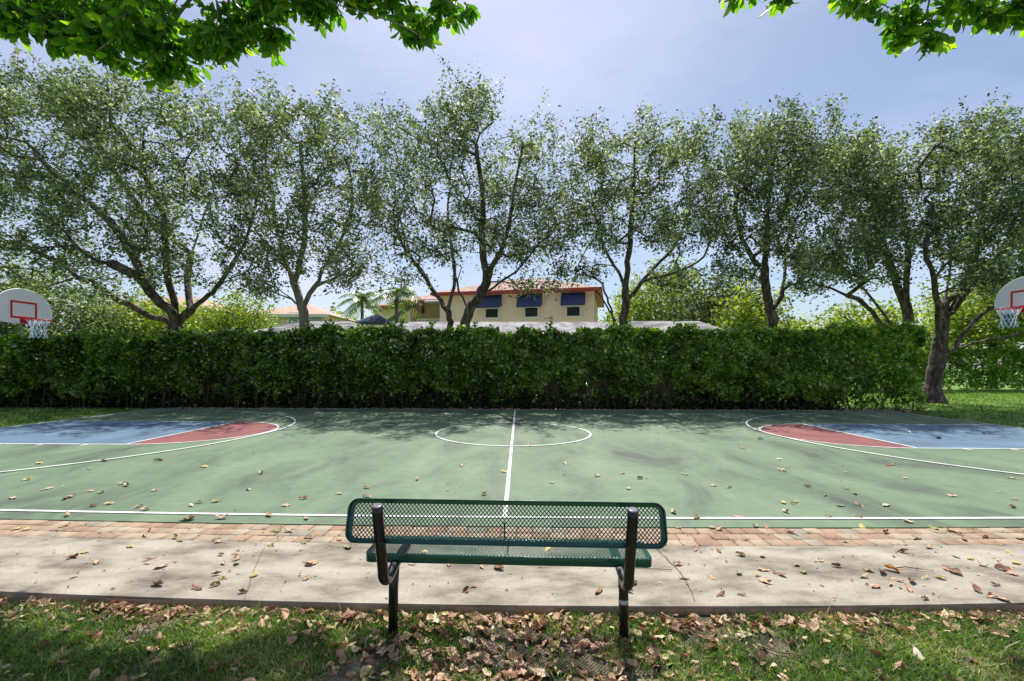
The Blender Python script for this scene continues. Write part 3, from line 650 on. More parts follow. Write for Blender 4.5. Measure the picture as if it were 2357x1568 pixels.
MB().box(-4.8, -.6, 1.54, 1.59, ze-.24, ze).box(xl0-.42, -4.84, .85, .89, ze-.74, ze-.50).build('fascia', M['redf'], house)
for gx0, gx1, gy0, gy1, ax0, ax1, ay0, ay1 in ((1118,1146,712,731,1101,1155,680,708),(1209,1237,709,729,1192,1248,677,706),(1305,1334,707,727,1292,1347,674,702)):
    x0, z1 = hl(gx0, gy0); x1, z0 = hl(gx1, gy1)
    wn = MB().box(x0-.16, x0, -.05, .02, z0, z1).box(x1, x1+.16, -.05, .02, z0, z1).box(x0-.16, x1+.16, -.05, .02, z1, z1+.14).box(x0-.28, x1+.28, -.12, .02, z0-.16, z0).build('window', M['white'], house)
    MB().box(x0, x1, -.012, .015, z0, z1).build('pane', M['glass'], wn)
    MB().box((x0+x1)/2-.02, (x0+x1)/2+.02, -.03, -.014, z0, z1).box(x0, x1, -.031, -.015, (z0+z1)/2-.02, (z0+z1)/2+.02).build('mullion', M['glass'], wn)
    a0, at1 = hl(ax0, ay0); a1, ab = hl(ax1, ay1, -.72); a0b, _ = hl(ax0, ay0, 0)
    a1 = hl(ax1, ay1)[0]; at1 = min(at1, ze-.05)
    b = MB(); n = 14                                   # pleated sloping canvas with valance
    for k in range(n):
        xa = a0+(a1-a0)*k/n; xb = a0+(a1-a0)*(k+1)/n; xm = (xa+xb)/2
        for (u, v, d1, d2) in ((xa, xm, 0, .035), (xm, xb, .035, 0)):
            b.face([(u, -.03-d1, at1), (v, -.03-d2, at1), (v, -.72-d2, ab+.16), (u, -.72-d1, ab+.16)]); b.face([(u, -.72-d1, ab+.16), (v, -.72-d2, ab+.16), (v, -.72-d2, ab), (u, -.72-d1, ab)])
    for xx in (a0, a1): b.face([(xx, -.03, at1), (xx, -.72, ab+.16), (xx, -.03, ab+.16)])
    b.build('awning', M['awning'], house)
# balcony, lantern, canopy, stair rail, wall lamp, downpipe
x0, z1 = hl(960, 735, 1.2); x1, z0 = hl(1012, 752, 1.2)
b = MB().box(x0, -.03, 1.1, 1.25, z1-.06, z1); xx = x0
while xx < -.1: b.box(xx, xx+.08, 1.12, 1.22, z0-.6, z1-.06); xx += .22
b.build('balustrade', M['white'], house)
x0, z1 = hl(980, 689, 1.6); x1, z0 = hl(1005, 694, 1.6)
MB().prism([(x0, 2.6, z1+.2), (x0, 1.2, z0), (x0, 1.2, z0-.15), (x0, 2.6, z0-.1)], (-.1-x0, 0, 0)).build('canopy', mat('pale_canopy', (.45,.47,.52), .5), house)
x0, z0 = hl(974, 716, 2.55); MB().box(x0-.10, x0+.10, 2.35, 2.55, z0-.22, z0+.18, .03).box(x0-.02, x0+.02, 2.4, 2.6, z0+.18, z0+.42).build('lantern', M['dark'], house)
x0, z0 = hl(878, 714, 1.45); MB().box(x0-.2, x0+.2, 1.3, 1.49, z0-.16, z0+.16, .03).build('wall_lamp', mat('grey_lamp', (.35,.36,.38), .4), house)
x0, z0 = hl(893, 745, 1.0); x1, z1 = hl(952, 706, 1.0)
MB().prism([(x0, 1, z0), (x1, 1, z1), (x1, 1, z1+.42), (x0, 1, z0+.35)], (0, .15, 0)).build('stair_rail', M['dark'], house)
MB().tube([(LH+.12, -.2, ze), (LH+.5, -.1, ze-.4), (LH+1.6, 0, ze-2.3)], .06, 8).build('downpipe', M['dark'], house)
# grey low roofs
def low_house(px0, px1, pyr, pye, Y0, inset, label, mt='shingle'):
    a = at(px0, pye, Y0); c = at(px1, pye, Y0); Yr = Y0+3.0; zr = CAM_H+(840-pyr)/F0*Yr
    e = empty('garage', ((a.x+c.x)/2, Y0+3, GZ)); tag(e, label, 'garage', 'low garages behind the hedge'); hw = (c.x-a.x)/2; z0 = a.z-GZ; zr -= GZ
    MB().box(-hw+.3, hw-.3, -2.7, 2.7, 0, z0-.05).build('wall', M['cream'], e)
    b = MB(); hip(b, -hw, hw, -3, 3, z0, zr, inset); b.build('roof', M[mt], e); MB().box(-hw, hw, -3.03, -3.003, z0-.14, z0+.0).build('fascia', M['white'], e)
M['whiteroof'] = noisy('whitewashed_roof', [(.40,(.10,.10,.12)),(.48,(.20,.20,.225)),(.58,(.32,.32,.34))], scale=1.5, detail=9, rough=.8, bump=.4, bscale=25, fine=(9,.15))
low_house(520, 868, 740, 775, 23.5, 2.5, 'garage with stained grey roof in front of the pink building')
low_house(862, 1445, 741, 782, 24, .5, 'garage with pale whitewashed roof before the cream house', 'whiteroof')
low_house(1438, 1712, 739, 772, 23.5, 1.1, 'garage with mottled grey hip roof right of the cream house')
# pink buildings
M['pink'] = noisy('pink_stucco', [(.3,(.70,.52,.40)),(.7,(.80,.63,.51))], scale=.6, rough=.9); M['teal'] = mat('pale_teal_glass', (.28,.40,.38), .15)
M['roofo'] = tiles('orange_tiles', (.42,.26,.19), (.52,.35,.26), (.58,.42,.33), 1.3)
def pink(px0, px1, pye, pyr, Y0, wins, label):
    a = at(px0, pye, Y0); c = at(px1, pye, Y0); e = empty('pink_building', ((a.x+c.x)/2, Y0, GZ)); tag(e, label, 'building', 'pink buildings behind the left trees')
    hw = (c.x-a.x)/2; z0 = a.z-GZ; zr = CAM_H+(840-pyr)/F0*(Y0+5)-GZ
    MB().box(-hw, hw, 0, 10, 0, z0).build('wall', M['pink'], e); b = MB(); hip(b, -hw-.6, hw+.6, -.6, 10.6, z0+.03, zr, 4.6); b.build('roof', M['roofo'], e)
    MB().box(-hw-.6, hw+.6, -.66, -.61, z0-.25, z0+.05).build('fascia', M['white'], e)
    for (wx, wyy) in wins:
        q = at(wx, wyy, Y0); x = q.x-e.location.x; z = q.z-GZ
        wn = MB().box(x-.75, x+.75, -.06, -.01, z-.85, z+.85).build('window', M['white'], e); MB().box(x-.6, x+.6, -.08, -.062, z-.7, z+.7).build('pane', M['teal'], wn)
pink(560, 748, 727, 700, 46, [(624,742),(679,740),(727,745)], 'pink tile-roofed building behind the pale forked oak')
pink(215, 470, 712, 684, 50, [(240,740),(295,738),(350,738),(420,738)], 'pink tile-roofed building behind the widest oak')
# dark blue pavilion tent
g0 = at(866, 748, 29); tent = empty('pavilion_tent', (g0.x, 29, GZ)); tag(tent, 'dark blue pitched canopy tent left of the cream house', 'tent')
hx_ = 36*29/F0; zt = at(866, 727, 30).z-GZ; zb = at(866, 745, 29).z-GZ
MB().face([(-hx_, -1.2, zb), (hx_, -1.2, zb), (.1, 0, zt)]).face([(hx_, -1.2, zb), (hx_, 1.2, zb), (.1, 0, zt)]).face([(hx_, 1.2, zb), (-hx_, 1.2, zb), (.1, 0, zt)]).face([(-hx_, 1.2, zb), (-hx_, -1.2, zb), (.1, 0, zt)]).build('canopy', M['awning'], tent)
for sx_ in (-hx_, hx_-.06):
    for sy_ in (-1.2, 1.14): MB().box(sx_, sx_+.06, sy_, sy_+.06, 0, zb).build('pole', M['white'], tent)
# palms
def palm(px, pyc, Y, lf, seed, label):
    rg = random.Random(seed); c = at(px, pyc, Y); e = empty('palm_tree', (c.x, Y, GZ)); tag(e, label, 'palm tree', 'palms left of the cream house')
    H = c.z-GZ; MB().tube([(0,0,0),(.05,0,H*.5),(0,0,H)], [.16,.13,.11], 8).build('trunk', M['bark2'], e)
    V = []; F = []; var = []
    for k in range(22):
        a = k*2.4+rg.uniform(-.2,.2); el = rg.uniform(-.3, 1.3); Lf = lf*rg.uniform(.8,1.1); pts = []
        for j in range(15):
            t = j/14; rr = Lf*t; pts.append(Vector((math.cos(a)*rr*math.cos(el*(1-.3*t)), math.sin(a)*rr*math.cos(el*(1-.3*t)), H+rr*math.sin(el)-Lf*.75*t*t)))
        for j in range(1, 15):
            d = (pts[j]-pts[j-1]).normalized(); sd_ = d.cross(Vector((0,0,1))); sd_.normalize()
            for s in (-1, 1):
                for q in range(2):
                    o = pts[j]-d*rg.uniform(0, .1); ll = .55*math.sin(math.pi*(.15+.8*j/15))*rg.uniform(.8,1.2)
                    tip = o+(sd_*s*.8+d*.5+Vector((0,0,-.45)))*ll; wv_ = d*.035; i0 = len(V)
                    V += [o-wv_, o+wv_, tip+wv_*.3, tip-wv_*.3]; F.append((i0, i0+1, i0+2, i0+3)); var.append(rg.random())
    np_mesh('crown', V, F, M['palm'], e, var=var)
palm(833, 690, 33, 1.9, 1, 'drooping palm at the left end of the cream house, more distant of two')
palm(912, 682, 29, 2.1, 2, 'bright fuller palm in front of the left wing of the cream house')

# ------------------------------------------------------------ overhead branches near the camera
def broad_leaf_mesh(C, D, L_, rg):
    """folded obovate leaves: 12 verts, 8 quads (as strips) each"""
    n = len(C); st = np.array([0, .22, .5, .78, 1.0]); hw = np.array([.04, .30, .5, .42, .06])
    D = D/np.linalg.norm(D, axis=1, keepdims=True); r = rg.normal(size=(n, 3)); r[:, 2] *= .4
    Sd = np.cross(D, r); Sd /= np.linalg.norm(Sd, axis=1, keepdims=True); U = np.cross(Sd, D)
    V = np.zeros((n, 5, 3, 3)); bend = rg.uniform(-.25, .35, n)
    for i, (t, h) in enumerate(zip(st, hw)):
        ctr = C+D*(L_*t)[:, None]-U*(L_*bend*t*t)[:, None]
        for j, s in enumerate((-1, 0, 1)):
            V[:, i, j] = ctr+Sd*(s*h*L_*.44)[:, None]+U*(abs(s)*h*L_*.16)[:, None]
    base = np.arange(n)[:, None]*15; F = []
    for i in range(4):
        for j in range(2): F.append(np.stack([base[:, 0]+i*3+j, base[:, 0]+i*3+j+1, base[:, 0]+(i+1)*3+j+1, base[:, 0]+(i+1)*3+j], 1))
    F = np.stack(F, 1).reshape(-1, 4); return V.reshape(-1, 3), F
def overhang(name, limbs, blobs, Y0, tips, seed, label, trunk_xy, per=11, depthk=.5):
    rg = np.random.default_rng(seed)
    P, par, rad, tp = grow(limbs, blobs, Y0, tips, .055, seed, depthk=depthk, wig=.04, step=.25)
    P = np.array(P); root = Vector((trunk_xy[0], trunk_xy[1], GZ)); e = empty(name, root); tag(e, label, 'tree', 'broad-leaved trees overhanging the camera'); off = np.array(root)
    rad = np.maximum(rad*1.0, .004)
    V, F = tubes_from_tree(P-off, par, rad, lambda r: 6 if r > .02 else 4)
    o = np_mesh('branches', V, F, M['bark2'], e, smooth=True)
    q = P[0]-off
    MB().tube([(0,0,-.05),(0,0,.3),(.05,.05,1.5),(.1,.2,3.2),(q[0]*.35,q[1]*.4,4.9),(q[0]*.7,q[1]*.75,q[2]*.97),tuple(q)], [.30,.22,.2,.17,.12,.085,.06], 14).build('trunk', M['bark2'], e)
    C = []; D = []
    for t in tp:
        c = P[t]; d = c-P[par[t]]; d /= np.linalg.norm(d)+1e-6; k = max(4, int(rg.normal(per, 3)))
        for j in range(k):
            a = rg.uniform(0, 2*math.pi); el = rg.uniform(.3, 1.1); dd = np.array([math.cos(a)*math.cos(el), math.sin(a)*math.cos(el), -math.sin(el)])+d*.35
            C.append(c-d*rg.uniform(0, .28)+rg.normal(0, .02, 3)); D.append(dd)
    C = np.array(C)-off; D = np.array(D); n = len(C); V, F = broad_leaf_mesh(C, D, rg.uniform(.10, .21, n), rg)
    var = np.repeat(np.clip(rg.normal(.5, .25, n), 0, 1), 8); np_mesh('leaves', V, F, M['fore'], e, var=var, smooth=True)
Ol = [[(500,-260),(520,-150),(480,-60),(420,20),(360,110),(330,170)],[(520,-150),(380,-90),(240,-20),(120,40),(40,80)],[(520,-150),(640,-80),(720,-20),(800,20),(900,50),(960,80)],[(480,-60),(500,40),(480,120)],[(420,20),(300,60),(220,120)],[(640,-80),(620,10),(640,80)],[(720,-20),(850,-40),(980,-20),(1060,20)],[(240,-20),(100,-60),(-60,-20)]]
Ob = [(30,50,70,40),(640,10,120,40),(250,20,200,60),(60,20,110,55),(180,60,110,60),(300,90,100,70),(420,90,90,65),(400,150,55,32),(500,90,70,55),(600,60,80,50),(720,20,80,40),(850,0,90,32),(950,40,60,38),(960,80,35,28),(1040,20,50,36),(-60,-20,120,80),(200,-90,260,70),(560,-90,240,70),(900,-70,160,45),(700,-160,200,60),(420,-220,200,60)]  # lobes out of view overhead are added to shade the front lawn
overhang('broadleaf_tree', Ol, Ob, 6.1, 880, 41, 'broad-leaved tree whose bright green branches hang across the top left', (-2.6, -2.2), per=13)
Or = [[(2200,-260),(2180,-140),(2150,-50),(2130,30),(2140,90)],[(2180,-140),(2060,-60),(1990,0),(1960,30)],[(2180,-140),(2300,-60),(2360,10)],[(2060,-60),(1850,-50),(1700,-10)],[(2150,-50),(2080,20),(2060,70)],[(2150,-50),(2230,0),(2290,40)]]
Orb = [(2010,10,45,34),(2080,40,50,45),(2140,50,50,50),(2150,98,35,26),(2220,20,55,40),(2310,20,60,40),(2345,60,28,26),(1960,-10,45,28),(1690,-18,26,20),(1800,-45,90,34),(1640,-140,140,60),(1900,-160,160,70),(2200,-80,170,60),(2420,-20,90,70)]  # unseen upper lobes added for dappled shade on the right lawn
overhang('broadleaf_tree', Or, Orb, 6.1, 300, 42, 'broad-leaved tree whose branches hang into the top right corner', (4.6, -2.0))

# ------------------------------------------------------------ grass
def blades(name, x, y, z, h, wd, seed, lean=.5, label='', parent=None):
    rg = np.random.default_rng(seed); n = len(x); a = rg.uniform(0, 2*np.pi, n); b_ = rg.uniform(0, 2*np.pi, n)
    B0 = np.stack([x, y, z], 1); s = np.stack([np.cos(a), np.sin(a), np.zeros(n)], 1)*wd[:, None]
    ln = rg.uniform(.2, 1, n)*lean; d = np.stack([np.cos(b_)*ln, np.sin(b_)*ln, np.ones(n)], 1)
    mid = B0+d*(h*.55)[:, None]*np.array([.55, .55, 1.0]); tip = B0+d*h[:, None]*np.array([1.3, 1.3, .88])
    V = np.stack([B0-s, B0+s, mid+s*.8, mid-s*.8, tip+s*.1, tip-s*.1], 1).reshape(-1, 3)
    k = np.arange(n)[:, None]*6; F = np.concatenate([k+np.array([[0,1,2,3]]), k+np.array([[3,2,4,5]])], 1).reshape(-1, 4)
    var = np.repeat(np.clip(rg.normal(.50, .25, n)+.16*np.sin(x*3.1+1.7*np.sin(y*2.3))+.10*np.sin(y*9+x*6), 0, 1), 2); o = np_mesh(name, V, F, M['grass'], None, var=var)
    return tag(o, label, 'grass', kind='stuff')
def patch(x, y):   # 0..1 how grassy
    return .5+.30*np.sin(x*2.1+1.2)*np.sin(y*4.3+x*.8)+.22*np.sin(x*5.3+y*3.7)+.15*np.sin(x*11-y*9)+.22*np.clip(np.abs(x+.1)-.9, -.9, 1.2)
n = 300000; x = RNG.uniform(-5.2, 5.2, n); y = RNG.uniform(1.6, 3.14, n); lim = 3.075+.0085*x*x
keep = (y < lim) & (RNG.uniform(0, 1, n) < np.clip(patch(x, y)*1.8-.42, .05, 1)) & (np.abs(x) < y*1.5+.4); x, y = x[keep], y[keep]; n = len(x)
z = np.full(n, GZ+.008); blades('grass', x, y, z, RNG.uniform(.014, .060, n)*(1+.8*(RNG.uniform(0,1,n) < .03)), RNG.uniform(.0018, .0046, n), 51, .9, 'patchy short green grass in front of the concrete walk')
n = 70000; x = RNG.uniform(12.9, 34, n); y = RNG.uniform(9, 31.9, n)**1.0; keep = ((x > 13.45) | (y > 16.85)) & ((x > 15.6) | (y < 16.9) | (y > 18.8)); x, y = x[keep], y[keep]; n = len(x)
blades('grass', x, y, np.full(n, GZ), RNG.uniform(.04, .10, n), RNG.uniform(.006, .014, n), 52, .8, 'bright green lawn right of the court around the big oak')
n = 26000; x = RNG.uniform(-24, -11.5, n); y = RNG.uniform(9, 17.0, n); keep = ((x < -13.5) | (y > 16.85)); x, y = x[keep], y[keep]; n = len(x)
blades('grass', x, y, np.full(n, GZ), RNG.uniform(.04, .10, n), RNG.uniform(.006, .014, n), 53, .8, 'bright green lawn strip left of the court before the hedge')
# weeds in the joints of the brick strip
xs = []; ys = []
for px, py in ((1510+0,1213),(2180-20,1212),(2355,1222),(2235,1216),(1865,1226),(1700,1244),(2010,1215),(640,1210)):
    q = onz(px, py); k = 45; xs.append(q.x+RNG.normal(0, .05, k)); ys.append(q.y+RNG.normal(0, .02, k))
x = np.concatenate(xs); y = np.concatenate(ys); n = len(x)
blades('weeds', x, y, np.full(n, -.004), RNG.uniform(.012, .035, n), RNG.uniform(.001, .002, n), 54, 1.2, 'small green weeds in the joints of the brick strip')

# ------------------------------------------------------------ fallen leaves
def dry_leaf(seed, curl):
    rg = random.Random(seed); nu, nv = 9, 6; V = []; F = []; asp = rg.uniform(.42, .62); cx = rg.uniform(.6, 1.0)*curl*rg.choice((1, 1, -1)); cy = rg.uniform(-1, 1)*curl*.8; ph = rg.uniform(0, 6)
    for i in range(nu+1):
        t = i/nu; wd = asp*.5*math.sin(math.pi*min(1, t*.93+.05))**.75*(1+.15*math.sin(t*5+ph)); 
        for j in range(nv+1):
            s = j/nv*2-1; x = t-.5; y = s*wd; a = s*cx*1.4; yy = y if abs(a) < .05 else math.sin(a)/a*y; z = abs(y)*abs(math.sin(a))*.9*(1 if cx > 0 else -.6)
            z += (x*x)*cy*1.1+.035*math.sin(x*11+ph+s*2)+.02*math.sin(y*25+ph); V.append((x, yy, z))
    V += [(-.5-.16, .01, V[3][2]+.03), (-.5-.16, -.01, V[3][2]+.03), (-.49, -.012, V[3][2]), (-.49, .012, V[3][2])]
    zmin = min(v[2] for v in V); V = [(a, b, c-zmin) for a, b, c in V]; w1_ = nv+1
    for i in range(nu):
        for j in range(nv): F.append((i*w1_+j, i*w1_+j+1, (i+1)*w1_+j+1, (i+1)*w1_+j))
    k = len(V)-4; F.append((k, k+1, k+2, k+3)); return V, F
def leafcol(name, c1, c2):
    m = noisy(name, [(.3,c1),(.7,c2)], scale=3.5, detail=6, rough=.6, bump=.4, bscale=18); return m
LC = {'tan': leafcol('tan_dry_leaf', (.40,.26,.15), (.58,.44,.29)), 'brown': leafcol('brown_dry_leaf', (.15,.07,.035), (.33,.18,.10)),
      'pinkish brown': leafcol('pinkish_dry_leaf', (.42,.22,.135), (.62,.39,.27)), 'yellow': leafcol('yellow_leaf', (.48,.38,.10), (.60,.50,.20)),
      'olive': leafcol('olive_leaf', (.16,.17,.045), (.34,.33,.12)), 'orange': leafcol('orange_leaf', (.55,.22,.03), (.62,.32,.05)), 'pale': leafcol('pale_dry_leaf', (.55,.46,.34), (.68,.60,.48))}
LM = {}
for c in LC:
    for k in range(5):
        V, F = dry_leaf(hash(c) % 7+k*13 if False else (sum(map(ord, c))+k*13), (.25, .55, .8, 1.0, .65)[k])
        me = bpy.data.meshes.new('fallen_leaf'); me.from_pydata(V, [], F); me.polygons.foreach_set('use_smooth', [True]*len(F)); me.materials.append(LC[c]); LM[c, k] = me
nleaf = 0; LEAVES = []
def put_leaf(x, y, z, size, colr, surf, label=None, tilt=.12, rot=None):
    global nleaf
    o = bpy.data.objects.new('fallen_leaf', LM[colr, random.randrange(5)]); COL.objects.link(o); nleaf += 1
    o.location = (x, y, z+.001); s = size*random.uniform(.9, 1.1); o.scale = (s, s, s)
    o.rotation_euler = (random.gauss(0, tilt), random.gauss(0, tilt), random.uniform(0, 6.28) if rot is None else rot)
    if label: tag(o, label, 'leaf')
    else: tag(o, 'x', 'leaf', '%s fallen leaves on %s' % (colr, surf)); LEAVES.append((o, colr, surf))
SC_, SW, SB, SG = 'the painted court', 'the concrete walk', 'the brick strip', 'the patchy front lawn'
court_px = [(62,1108),(112,1128),(207,1134),(283,1117),(290,1121),(207,1083),(240,1064),(365,1063),(472,1077),(600,1092),(573,1130),(150,1152),(163,1148),(215,1168),(250,1163),(233,1137),(333,1177),(155,1190),(427,1199),(438,1199),(460,1160),(497,1157),(440,1167),(660,1166),(355,1132),(320,1170),(700,1150),(780,1139),(845,1125),(1063,1073),(1115,1140),(1160,1087),(960,1105),(1270,1112),(1300,1068),(1218,1026),(1447,1125),(1376,1097),(1473,1102),(1433,1090),(1577,1092),(1643,1118),(1678,1122),(1708,1032),(1793,1057),(1802,1083),(1750,1010),(1968,1136),(2050,1070),(2085,1100),(2190,1140),(1935,1164),(1975,1162),(2040,1163),(1803,1157),(1808,1178),(1830,1155),(2330,1166),(2337,1148),(2160,1008),(2215,1012),(2265,997),(2092,995),(2330,1100),(1950,1125),(1900,1140),(1860,1120),(1550,1180),(1605,1193),(1700,1190),(1908,1190),(1975,1190),(2090,1200),(620,1190),(845,1145),(512,1196),(705,1196),(90,1070),(30,1150)]
for px, py in court_px:
    q = onz(px, py); c = random.choice(['tan','tan','pale','tan','brown','yellow','olive','pinkish brown']); put_leaf(q.x, q.y, .006, random.uniform(.085, .12)*(1+.35*(q.y > 7)), c, SC_)
walk_px = [(175,1285),(345,1290),(165,1287),(340,1300),(372,1308),(175,1330),(195,1275),(225,1298),(510,1280),(500,1325),(515,1300),(545,1290),(545,1300),(585,1328),(365,1350),(455,1357),(495,1350),(512,1335),(540,1278),(625,1258),(300,1262),(710,1303),(705,1335),(718,1300),(800,1262),(1110,1307),(1150,1310),(1073,1362),(1092,1352),(1035,1302),(1560,1300),(1575,1332),(1655,1268),(1660,1370),(1708,1369),(1755,1280),(1745,1325),(1770,1342),(1758,1312),(1850,1317),(1795,1322),(1835,1300),(1600,1265),(1925,1303),(2000,1314),(2030,1318),(1990,1328),(2015,1350),(2050,1345),(2065,1335),(2090,1355),(2100,1340),(2130,1330),(2130,1378),(2180,1310),(2165,1330),(2200,1318),(2260,1300),(2300,1290),(2340,1295),(2310,1310),(2330,1320),(2290,1345),(2250,1358),(2280,1372),(2310,1380),(2200,1280),(2140,1260),(1890,1290),(1760,1338),(1700,1320),(1640,1330),(1430,1350),(1445,1360),(1460,1345),(1380,1362),(950,1300),(560,1366),(1705,1278),(2320,1270),(2235,1285),(2080,1270)]
for px, py in walk_px:
    q = onz(px, py); put_leaf(q.x, q.y, .004, random.uniform(.06, .105), random.choice(['brown','tan','pinkish brown','pinkish brown','tan','olive','brown','yellow']), SW, tilt=.2)
q = onz(2052, 1312); put_leaf(q.x, q.y, .01, .12, 'orange', SW, 'bright orange leaf beside the bare twig on the concrete walk', rot=2.4)
for px, py in [(38,1221),(60,1222),(335,1236),(405,1240),(500,1245),(505,1250),(415,1247),(635,1225),(665,1225),(712,1240),(700,1252),(345,1224),(1640,1215),(1655,1218),(1720,1243),(1740,1212),(1765,1214),(1560,1215),(1945,1246),(2040,1225),(2220,1240),(2210,1228),(2270,1235),(2350,1240),(2150,1215),(2190,1222),(2110,1238),(1985,1212),(1820,1225),(780,1245),(150,1215)]:
    q = onz(px, py); put_leaf(q.x, q.y, .004, random.uniform(.06, .11), random.choice(['tan','brown','yellow','pinkish brown','olive']), SB, tilt=.2)
# the two leaves resting on the bench seat
for (px, py, lb, sz) in ((978, 1271, 'small yellow leaf lying on the left part of the bench seat', .065), (1262, 1263, 'yellow leaf lying near the middle of the bench seat', .07)):
    q = onz(px, py, .46); put_leaf(q.x, q.y, .458, sz, 'yellow', '', lb, rot=1.2)
# lawn litter: nearest big ones as individuals
big = [(1095,1437,'yellow'),(1150,1440,'tan'),(1048,1520,'pinkish brown'),(905,1450,'pinkish brown'),(1090,1370+20,'tan'),(1330,1400,'pinkish brown'),(1290,1420,'tan'),(1370,1440,'pinkish brown'),(1400,1400,'tan'),(1250,1450,'pinkish brown'),(965,1530,'olive'),(808,1465,'olive'),(940,1500,'brown'),(1520,1525,'olive'),(1005,1440,'pale')]
for px, py, c in big:
    q = onz(px, py, GZ); put_leaf(q.x, q.y, GZ+.02, random.uniform(.10, .13), c, SG, tilt=.35)
while nleaf < 299:
    m = random.random()
    if m < .45: px, py = random.uniform(850, 1560), random.uniform(1440, 1566)
    elif m < .7: px, py = random.uniform(1560, 2357), random.uniform(1395, 1480)
    elif m < .85: px, py = random.uniform(0, 2357), random.uniform(1388, 1410)
    else: px, py = random.uniform(0, 2357), random.uniform(1400, 1566)
    q = onz(px, py, GZ); 
    if q.y > wy(q.x, 3.09)-.04: q.y = wy(q.x, 3.09)-.05-random.uniform(0, .06)
    put_leaf(q.x, q.y, GZ+.02, random.uniform(.075, .125), random.choice(['pinkish brown','pinkish brown','tan','brown','tan','pale','olive']), SG, tilt=.4)
# each leaf's label: colour, surface, zone beside the bench, order from the left
def px_of(o):
    x, y = o.location.x, o.location.y; c, s_ = math.cos(YAW), math.sin(YAW)
    return 1178.5+F0*(x*c+y*s_)/(y*c-x*s_)
bins = {}
for o, c, sf in LEAVES:
    p = px_of(o); cuts = [(300,'at the far left'),(800,'left of the bench'),(1170,'behind bench left half'),(1540,'behind bench right half'),(1950,'right of the bench'),(9999,'at the far right')]
    zn = [n_ for k, n_ in cuts if p < k][0]
    if sf == SC_: zn += ', near side' if o.location.y < 6 else ', far side'
    bins.setdefault((c, sf, zn), []).append((p, o))
ORD = ['leftmost','second from left','third from left','fourth from left','fifth from left','sixth from left','seventh from left','eighth from left','ninth from left','tenth from left','eleventh from left','twelfth from left','thirteenth from left','fourteenth from left']
for (c, sf, zn), ls in bins.items():
    ls.sort(key=lambda t: t[0]); sn = {SC_:'the court', SW:'the walk', SB:'the bricks', SG:'the lawn'}[sf]
    for i, (p, o) in enumerate(ls):
        if len(ls) == 1: o['label'] = 'only %s fallen leaf on %s %s' % (c, sn, zn)
        else: o['label'] = '%s of %s leaves on %s %s' % (ORD[min(i, 13)], c, sn, zn)
# remaining litter, one mass
def litter_mass(name, pts, sizes, seed, label, zoff=.0, tilt=.5):
    rg = np.random.default_rng(seed); pr = [dry_leaf(900+k, (.3, .6, .9)[k % 3]) for k in range(6)]; VV = []; FF = []; vv = []; base = 0
    for (p, s) in zip(pts, sizes):
        V, F = pr[rg.integers(6)]; V = np.array(V)*s; a = rg.uniform(0, 6.28); t1, t2 = rg.normal(0, tilt, 2)
        Rz = np.array([[math.cos(a), -math.sin(a), 0], [math.sin(a), math.cos(a), 0], [0, 0, 1]]); Rx = np.array([[1,0,0],[0,math.cos(t1),-math.sin(t1)],[0,math.sin(t1),math.cos(t1)]]); Ry = np.array([[math.cos(t2),0,math.sin(t2)],[0,1,0],[-math.sin(t2),0,math.cos(t2)]])
        VV.append(V@(Rz@Rx@Ry).T+np.array(p)); FF.append(np.array(F)+base); base += len(V); vv.append(np.full(len(F), rg.uniform()))
    o = np_mesh(name, np.concatenate(VV), np.concatenate(FF), M['litter'], None, var=np.concatenate(vv), smooth=True); return tag(o, label, 'leaf litter', kind='stuff')
pts = []; sz = []
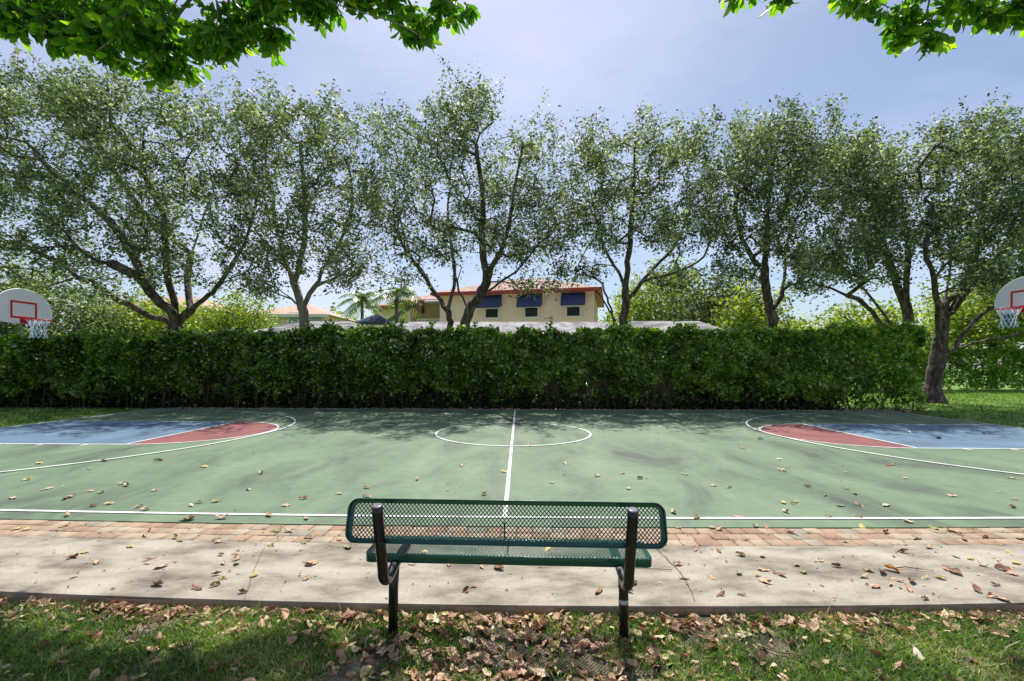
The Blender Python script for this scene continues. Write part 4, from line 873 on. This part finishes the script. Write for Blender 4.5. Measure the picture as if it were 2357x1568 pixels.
for _ in range(3400):
    m = random.random()
    if m < .3: x, y = random.gauss(.05, .75), random.uniform(1.7, 2.85)
    elif m < .8: x = random.uniform(-5, 5); y = wy(x, 3.09)-abs(random.gauss(0, .10))-.04
    else: x, y = random.uniform(-4, 4.5), random.uniform(2.0, 3.15)
    if y > wy(x, 3.09)-.03: continue
    pts.append((x, y, GZ+random.uniform(.012, .045))); sz.append(random.choice([random.uniform(.02, .05), random.uniform(.04, .095)]))
litter_mass('leaf_litter', pts, sz, 61, 'heaped brown dry leaf litter on the front lawn around the bench legs')
pts = []; sz = []
for _ in range(2000):
    x = random.uniform(-13, 14.5); y = 16.72+abs(random.gauss(0, .30)) if random.random() < .7 else random.uniform(16.75, 18.3); pts.append((x, y, GZ+.02)); sz.append(random.uniform(.06, .15))
litter_mass('leaf_litter', pts, sz, 62, 'brown dry leaf litter along the foot of the long hedge', tilt=.3)
pts = []; sz = []
for _ in range(620):
    x = random.uniform(-12.5, 12.8); y = 16.7-abs(random.gauss(0, .45)) if random.random() < .6 else random.uniform(5, 16.5); pts.append((x, y, .012)); sz.append(random.uniform(.015, .05) if y < 14 else random.uniform(.05, .1))
for _ in range(420):
    x = random.uniform(-5, 5); y = random.uniform(3.15, 4.55); pts.append((x, wy(x, y) if y < 4.5 else y, .004)); sz.append(random.uniform(.008, .03))
litter_mass('leaf_litter', pts, sz, 63, 'tiny scattered leaf fragments over the court and the concrete walk', tilt=.15)
# twigs
def twig(pxs, z, r, label):
    pts = [onz(px, py, z) for px, py in pxs]; o0 = pts[0]
    b = MB().tube([p-o0+Vector((0,0,random.uniform(0,.008))) for p in pts], [r*(1-.6*i/(len(pts)-1)) for i in range(len(pts))], 6); m = len(pts)//2
    b.tube([pts[m]-o0, pts[m]-o0+Vector((.04,.03,.012))], [r*.5, r*.3], 5)
    o = b.build('fallen_twig', M['bark'], None); o.location = o0; tag(o, label, 'twig')
twig([(2062,1307),(2085,1305),(2110,1309),(2135,1311),(2150,1313)], .008, .004, 'thin bare twig on the concrete walk next to the bright orange leaf')
twig([(1548,1313),(1500,1308),(1460,1309),(1430,1312)], .008, .003, 'thin bent twig on the walk just left of the right bench leg')
twig([(1750,1487),(1790,1500),(1840,1506),(1885,1500)], GZ+.03, .005, 'pale curved twig lying in the lawn right of the bench')
print('leaves', nleaf)
